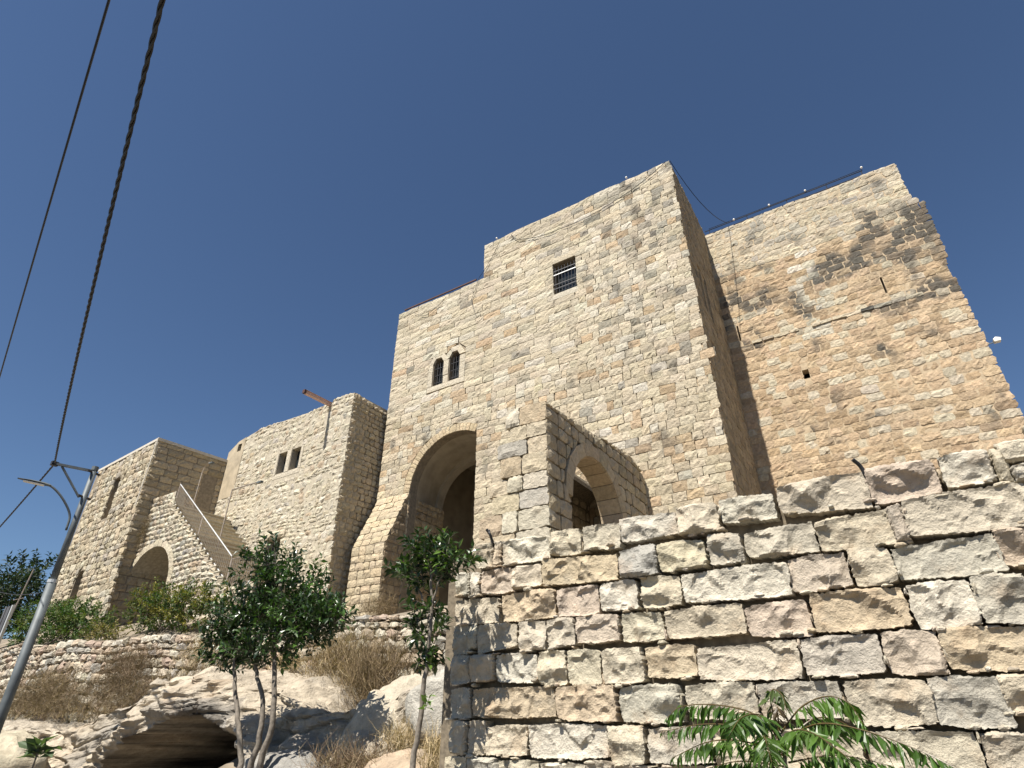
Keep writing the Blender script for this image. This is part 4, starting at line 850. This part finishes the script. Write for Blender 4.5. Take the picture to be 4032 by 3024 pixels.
dry_bush('tall brown weeds leaning on the rubble wall left of the big boulder', (-8.3, 8.7, 2.2), (.6, .35, .5), 1300, .9, DRY, 6, .35, .22)
dry_bush('low dark tangle of dead twigs beside the slender tree', (-6.6, 6.6, 1.0), (.6, .3, .2), 1000, .65, [(.18, .125, .08), (.13, .09, .06), (.27, .21, .13)], 7, .6, .3)
dry_bush('straw tuft between the boulders and the slender tree', (-6.2, 7.2, 1.35), (.4, .3, .15), 500, .5, STRAW, 8, .4, .15)
dry_bush('straw tuft against the end of the retaining wall', (-4.9, 6.3, 1.2), (.3, .25, .2), 500, .5, STRAW, 9, .4, .15)
dry_bush('small golden tuft on the rock top left of the three-stem tree', (-10.9, 8.7, 2.65), (.3, .2, .12), 450, .45, STRAW, 10, .6, .2)
dry_bush('dried creeper hanging beside the stair recess', (-26.6, 12.6, 8.7), (.2, .12, .6), 500, .5, DRY, 11, 1.0, .4)
dry_bush('dead twigs at the foot of the sloping buttress', (-15.3, 15.5, 5.0), (.7, .2, .3), 500, .8, DRY, 12, .8, .3)
dry_bush('long low fringe of brown scrub along the foot of the terrace wall', (-19.5, 8.75, 2.15), (5.5, .3, .45), 3600, .5, [(.16, .12, .08), (.2, .15, .095), (.12, .09, .06), (.26, .2, .12)], 13, .9, .4)
gs = strands(None, 'dry_grass', lambda r: (lambda x: (x, GW(x) - r.uniform(.15, 1.0), rock_top(x) + .15 + r.uniform(0, .3)))(r.uniform(-29, -6.5)), 2600, .3, .6, STRAW + DRY, 77, .005, .25)
tag(gs, 'dry straw-coloured grass along the rock top', 'grass', kind='stuff')
# broad-leaved weed on the rock by the cave
wd = thing('broadleaf_weed', 'grey-green broad-leaved weed growing on the rock by the cave', 'plant', (-14.9, 6.4, 1.0))
r = np.random.default_rng(5); n = 26; P = np.tile(np.array([-14.9, 6.4, 1.15]), (n, 1)) + r.normal(0, .06, (n, 3)); a = np.arange(n) * 2.4
D = np.stack([np.cos(a), np.sin(a), r.uniform(-.2, .9, n)], 1); L = r.uniform(.2, .42, n); v, f = leaves(P, D, np.tile([0, 0, 1.0], (n, 1)) + r.normal(0, .4, (n, 3)), L, L * .7)
mk('foliage', v, f, M['leaf2'], wd, np.repeat(np.array([(.12, .165, .09)]) * r.uniform(.7, 1.2, (n, 1)), 5, 0)); MB().tube([(-14.9, 6.4, .0), (-14.9, 6.4, 1.25)], [.02, .015], 6).build('stem', M['bark'], wd)

# ailanthus-like sapling in front of the wall
sp = thing('feathery_sapling', 'bright green sapling with long feathery fronds before the retaining wall', 'plant', (-.75, 4.0, 0))
trunk(sp, [(-.75, 4.0, -.05), (-.74, 4.0, .6), (-.76, 4.0, 1.2), (-.765, 4.0, 1.58)], .022, .009, 'stem')
def frond(pts, ll, n, seed, col, droop=.6):
    r = np.random.default_rng(seed); p = spline(pts, 8); fr_ = mk_f = MB().tube(p, np.linspace(.0055, .0015, len(p)), 5).build('frond_stalk', M['frond'], sp)
    ca = fr_.data.color_attributes.new('tint', 'FLOAT_COLOR', 'POINT'); ca.data.foreach_set('color', [.13, .09, .035, 1] * len(fr_.data.vertices))
    n = int(n * 1.5); t = np.clip(np.linspace(.1, 1, n) + r.normal(0, .006, n), .05, 1) * (len(p) - 1); P = []; D = []; L = []
    for q in t:
        i = min(int(q), len(p) - 2); x = p[i] + (p[i + 1] - p[i]) * (q - i); g = p[i + 1] - p[i]; g /= np.linalg.norm(g); s = np.cross(g, [0, 0, 1.0]); s /= np.linalg.norm(s) + 1e-9
        f_ = math.sin(math.pi * (.12 + .83 * q / (len(p) - 1))) ** .6
        for k in (-1, 1): P.append(x); D.append(s * k * .8 + g * r.uniform(.2, .6) + np.array([0, 0, -droop * r.uniform(.4, 1.5)]) + r.normal(0, .16, 3)); L.append(ll * f_ * r.uniform(.7, 1.15))
    P = np.array(P); D = np.array(D); L = np.array(L); v, f = leaves(P, D, np.tile([0, 0, 1.0], (len(P), 1)) + r.normal(0, .5, P.shape), L, L * .21)
    o = mk('frond', v, f, M['frond'], sp, np.repeat(np.array(col) * r.uniform(.75, 1.25, (len(P), 1)), 5, 0))
    fr_.parent = o; fr_.location = (0, 0, 0)
G1 = (.05, .105, .016); G2 = (.068, .13, .02)
frond([(-.765, 4, 1.56), (-.9, 3.98, 1.66), (-1.1, 3.95, 1.70), (-1.28, 3.92, 1.69), (-1.37, 3.9, 1.63)], .15, 20, 1, G1, .9)
frond([(-.76, 4, 1.5), (-.95, 3.9, 1.585), (-1.15, 3.85, 1.60), (-1.38, 3.8, 1.56)], .14, 20, 2, G1, .9)
frond([(-.76, 4, 1.45), (-.9, 3.75, 1.52), (-1.05, 3.6, 1.52), (-1.22, 3.5, 1.45)], .15, 20, 3, G2, .9)
frond([(-.755, 4, 1.56), (-.62, 3.97, 1.68), (-.48, 3.95, 1.73), (-.38, 3.93, 1.70), (-.33, 3.92, 1.6)], .14, 18, 4, G2, .9)
frond([(-.755, 4, 1.52), (-.55, 3.9, 1.60), (-.35, 3.8, 1.58), (-.12, 3.7, 1.5), (.03, 3.65, 1.42)], .15, 24, 5, G1, .9)
frond([(-.755, 4, 1.5), (-.65, 3.75, 1.57), (-.52, 3.55, 1.56), (-.38, 3.4, 1.47)], .15, 20, 6, G2, .9)
frond([(-.765, 4, 1.55), (-.8, 3.8, 1.64), (-.86, 3.6, 1.63), (-.9, 3.45, 1.55)], .14, 18, 7, G1, .9)
frond([(-.765, 4, 1.57), (-.78, 4.0, 1.70), (-.75, 3.97, 1.77), (-.70, 3.94, 1.74), (-.69, 3.92, 1.66)], .11, 16, 8, (.07, .10, .03), 1.0)
frond([(-.76, 4, 1.4), (-1.0, 4.0, 1.42), (-1.2, 3.95, 1.38)], .14, 16, 9, G1, .8); frond([(-.75, 4, 1.42), (-.5, 4.0, 1.46), (-.25, 3.95, 1.42)], .14, 18, 10, G1, .8)
frond([(-.76, 4, 1.5), (-.85, 4.05, 1.62), (-1.0, 4.15, 1.66), (-1.12, 4.2, 1.6)], .14, 16, 12, G1, .9)
frond([(-.755, 4, 1.5), (-.6, 4.08, 1.62), (-.48, 4.15, 1.62), (-.36, 4.2, 1.54)], .14, 16, 13, G1, .9)
frond([(-.76, 4, 1.45), (-.78, 3.7, 1.54), (-.74, 3.5, 1.53), (-.7, 3.35, 1.45)], .14, 18, 14, G2, .9)
frond([(-.76, 4, 1.57), (-.74, 3.92, 1.66), (-.72, 3.85, 1.68), (-.7, 3.8, 1.64)], .08, 12, 11, (.09, .065, .035), .9)

# ================================================================== LAMP POST, CABLES, LIGHTS
lp = thing('lamp_post', 'grey steel lamp post with a triangular cable bracket', 'lamp post', (-15.92, 5.95, 0))
MB().tube([(-15.92, 5.95, -.1), (-15.92, 5.95, 4.35)], .095, 14).build('lower_shaft', M['steel'], lp, True)
MB().tube([(-15.92, 5.95, 4.3), (-15.93, 5.94, 7.02)], [.072, .06], 14).build('upper_shaft', M['steel'], lp, True)
MB().tube([(-15.92, 5.95, 4.33), (-15.92, 5.95, 4.4)], .101, 14).build('collar', M['rail_pale'], lp)
MB().tube([(-15.93, 5.94, 7.0), (-15.93, 5.94, 7.1)], .075, 12).build('cap', M['steel'], lp)
MB().box((-16.05, 5.58, 6.98), (.028, .42, .028), [(.94, -.33, 0), (.33, .94, 0), Z3]).build('bracket_arm', M['steel'], lp)
MB().tube([(-16.15, 5.33, 6.95), (-15.97, 5.85, 6.3)], .026, 8).build('bracket_brace', M['steel'], lp)
for z in (6.95, 6.32): MB().tube([(-15.98, 6.1, z), (-15.88, 5.78, z)], .03, 8).build('bolt', M['iron'], lp)
MB().tube(spline([(-15.95, 5.84, 5.5), (-15.97, 5.8, 5.86), (-16.03, 5.55, 6.2), (-16.13, 5.3, 6.42), (-16.2, 5.15, 6.45)], 5), .026, 8).build('lamp_arm', M['steel'], lp, True)
lh = MB(); c0 = np.array([-16.24, 4.98, 6.46]); d_ = np.array([-.33, -.94, .05]); d_ /= np.linalg.norm(d_); s_ = np.cross(d_, Z3); s_ /= np.linalg.norm(s_)
for t, w, h in ((-.3, .04, .03), (-.15, .09, .05), (.1, .11, .04), (.34, .05, .015)):
    p = c0 + d_ * t; lh.v.append(np.array([p + s_ * w, p + Z3 * h, p - s_ * w, p - Z3 * h * .5])); lh.n += 4
lh.f += [(4 * i + j, 4 * i + (j + 1) % 4, 4 * i + 4 + (j + 1) % 4, 4 * i + 4 + j) for i in range(3) for j in range(4)] + [(0, 1, 2, 3), (15, 14, 13, 12)]
hd = lh.build('lamp_head', M['steel'], lp); MB().box(c0 + d_ * .02 - Z3 * .03, (.07, .2, .008), [s_, d_, np.cross(s_, d_)]).build('lamp_lens', M['lampglass'], hd)
def twisted(pts, rad, k, turns):
    b_ = MB(); p = np.asarray(pts); n = len(p); t = np.linspace(0, turns * 2 * np.pi, n); d = np.gradient(p, axis=0); d /= np.linalg.norm(d, axis=1)[:, None]; s = np.cross(d, Z3); s /= np.linalg.norm(s, axis=1)[:, None]; q = np.cross(d, s)
    for j in range(k): a = t + j * 2 * np.pi / k; b_.tube(p + rad * (np.cos(a)[:, None] * s + np.sin(a)[:, None] * q), rad * .9, 5)
    return b_
cc = thing('power_cable', 'thick twisted black power cable hung from the lamp post bracket', 'cable', (-16.2, 5.18, 7.0))
A = np.array([-16.2, 5.18, 6.98])
def thru(A, B, sag, n=260): return line(A, B, n, sag)
twisted(thru(A, (3.9, -2.2, 7.52), .55, 420), .0125, 3, 42).build('cable_span', M['black'], cc)
twisted(thru(A, (-44, 10.9, 7.2), .5, 260), .0125, 3, 42).build('cable_span', M['black'], cc)
MB().box(A + [0, 0, .0], (.045, .07, .05)).build('clamp', M['iron'], cc); MB().tube([A, A + [.05, .16, .02]], .014, 6).build('hook', M['iron'], cc)
c2 = thing('thin_cable', 'thin black cable crossing the top left of the sky', 'cable', (-13.67, 3.0, 7.28))
MB().tube(line((3, -1.63, 7.06), (-40, 10.3, 7.65), 60, .25), .011, 6).build('cable_span', M['black'], c2)
c3 = thing('service_wire', 'thin wire running level behind the lamp post to the block house', 'cable', (-29, 11, 6))
MB().tube(line((-48, 15, 8.9), (-33, 12.0, 6.75), 12, .15), .018, 5).build('cable_span', M['black'], c3); MB().tube(line((-33, 12.0, 5.95), (-29.2, 12.1, 6.1), 8, .05), .014, 5).build('cable_span', M['black'], c3)
fe = thing('sheet_fence', 'grey sheet fence panel with pale posts at the left edge', 'fence', (-31.6, 10.8, 3.7))
for i in range(5): MB().box((-32.45 + i * .17, 10.8 + (.02 if i % 2 else 0), 5.0), (.082, .012, .95)).build('sheet_strip', M['sheet'], fe)
for x, h in ((-31.7, 5.95), (-33.1, 5.3)): MB().box((x, 10.78, (3.6 + h) / 2), (.05, .05, (h - 3.6) / 2)).build('post', M['rail_pale'], fe)
for x, y, z, h, l in ((-50, 17, 6.5, 4.2, 'thin leaning aerial mast above the dark tree at the left edge'),):
    am = thing('aerial_mast', l, 'aerial', (x, y, z)); MB().tube([(x, y, z), (x + .9, y, z + h)], .045, 6).build('mast', M['rail'], am); MB().tube([(x - .4, y, z + h * .55), (x + 1.2, y, z + h * .55)], .02, 4).build('crossbar', M['rail'], am)
# flood light on the right corner
fl = thing('flood_light', 'small white flood light on a bracket at the right corner of the high wing', 'lamp', (4.75, 21.65, 12.3))
MB().tube([(4.6, 21.6, 12.28), (4.95, 21.6, 12.3)], .025, 6).build('bracket', M['steel'], fl)
MB().add([(4.88, 21.45, 12.28), (5.16, 21.45, 12.28), (5.16, 21.75, 12.28), (4.88, 21.75, 12.28), (4.86, 21.43, 12.42), (5.18, 21.43, 12.42), (5.18, 21.77, 12.42), (4.86, 21.77, 12.42), (5.02, 21.6, 12.60)],
         [(0, 3, 2, 1), (0, 1, 5, 4), (1, 2, 6, 5), (2, 3, 7, 6), (3, 0, 4, 7), (4, 5, 8), (5, 6, 8), (6, 7, 8), (7, 4, 8)]).build('housing', M['bulb'], fl)
fl.scale = (.62, .62, .62)
# festoon cables with bulbs
def festoon(label, pts, bulbs, loc, sag=0, rad=.013):
    o = thing('festoon_cable', label, 'cable', loc); p = np.concatenate([line(a, b_, 10, sag) for a, b_ in zip(pts[:-1], pts[1:])])
    MB().tube(p, rad, 5).build('wire', M['black'], o)
    for q in bulbs:
        a = np.arange(8) * np.pi / 4; rr = .05; v = [np.array(q) + rr * np.array([math.sin(ph) * math.cos(t), math.sin(ph) * math.sin(t), math.cos(ph)]) for ph in np.linspace(.05, np.pi - .05, 6) for t in a]
        mk('bulb', v, [(j * 8 + i, j * 8 + (i + 1) % 8, (j + 1) * 8 + (i + 1) % 8, (j + 1) * 8 + i) for j in range(5) for i in range(8)], M['bulb'], o, None, True)
    return o
y = 16.93
festoon('drooping black festoon wire from the tower top corner to the wing railing', [(-3.14, 17.1, 21.6), (-2.0, 21.75, 21.45)], [], (-3.1, 17.2, 21.5), .75)
festoon('festoon wire with white bulbs along the wing railing', [(-2.9, 21.85, 21.66), (3.5, 21.85, 21.66)], [(-1.75, 21.83, 21.62), (-.2, 21.83, 21.66), (1.3, 21.83, 21.68), (3.5, 21.83, 21.74)], (.3, 21.8, 21.6), .03)
festoon('festoon wire sagging along the upper tower front above the barred window', [(-10.75, y, 21.35), (-10.2, y, 20.75), (-8.2, y, 20.35), (-5.6, y, 20.55), (-3.3, y, 21.45)], [(-11.6, 17.0, 21.6), (-5.0, 17.0, 21.66)], (-8, 16.9, 20.4), .12)
festoon('festoon wire dropping down the step between the two roof levels', [(-11.4, y, 21.2), (-11.9, y, 20.3), (-12.5, y, 19.55), (-12.9, y, 18.4), (-12.6, y, 17.4)], [], (-12, 16.9, 19.5), .05, .010)
festoon('festoon wire looping under the left end of the lower roof', [(-16.4, y, 19.1), (-15.6, y, 18.6), (-14.4, y, 19.2)], [], (-15.5, 16.9, 18.7), .08, .010)
MB().box((-14.9, 17.0, 19.56), (2.2, .03, .03)).build('roof_edge_strip', M['rustd'], main)
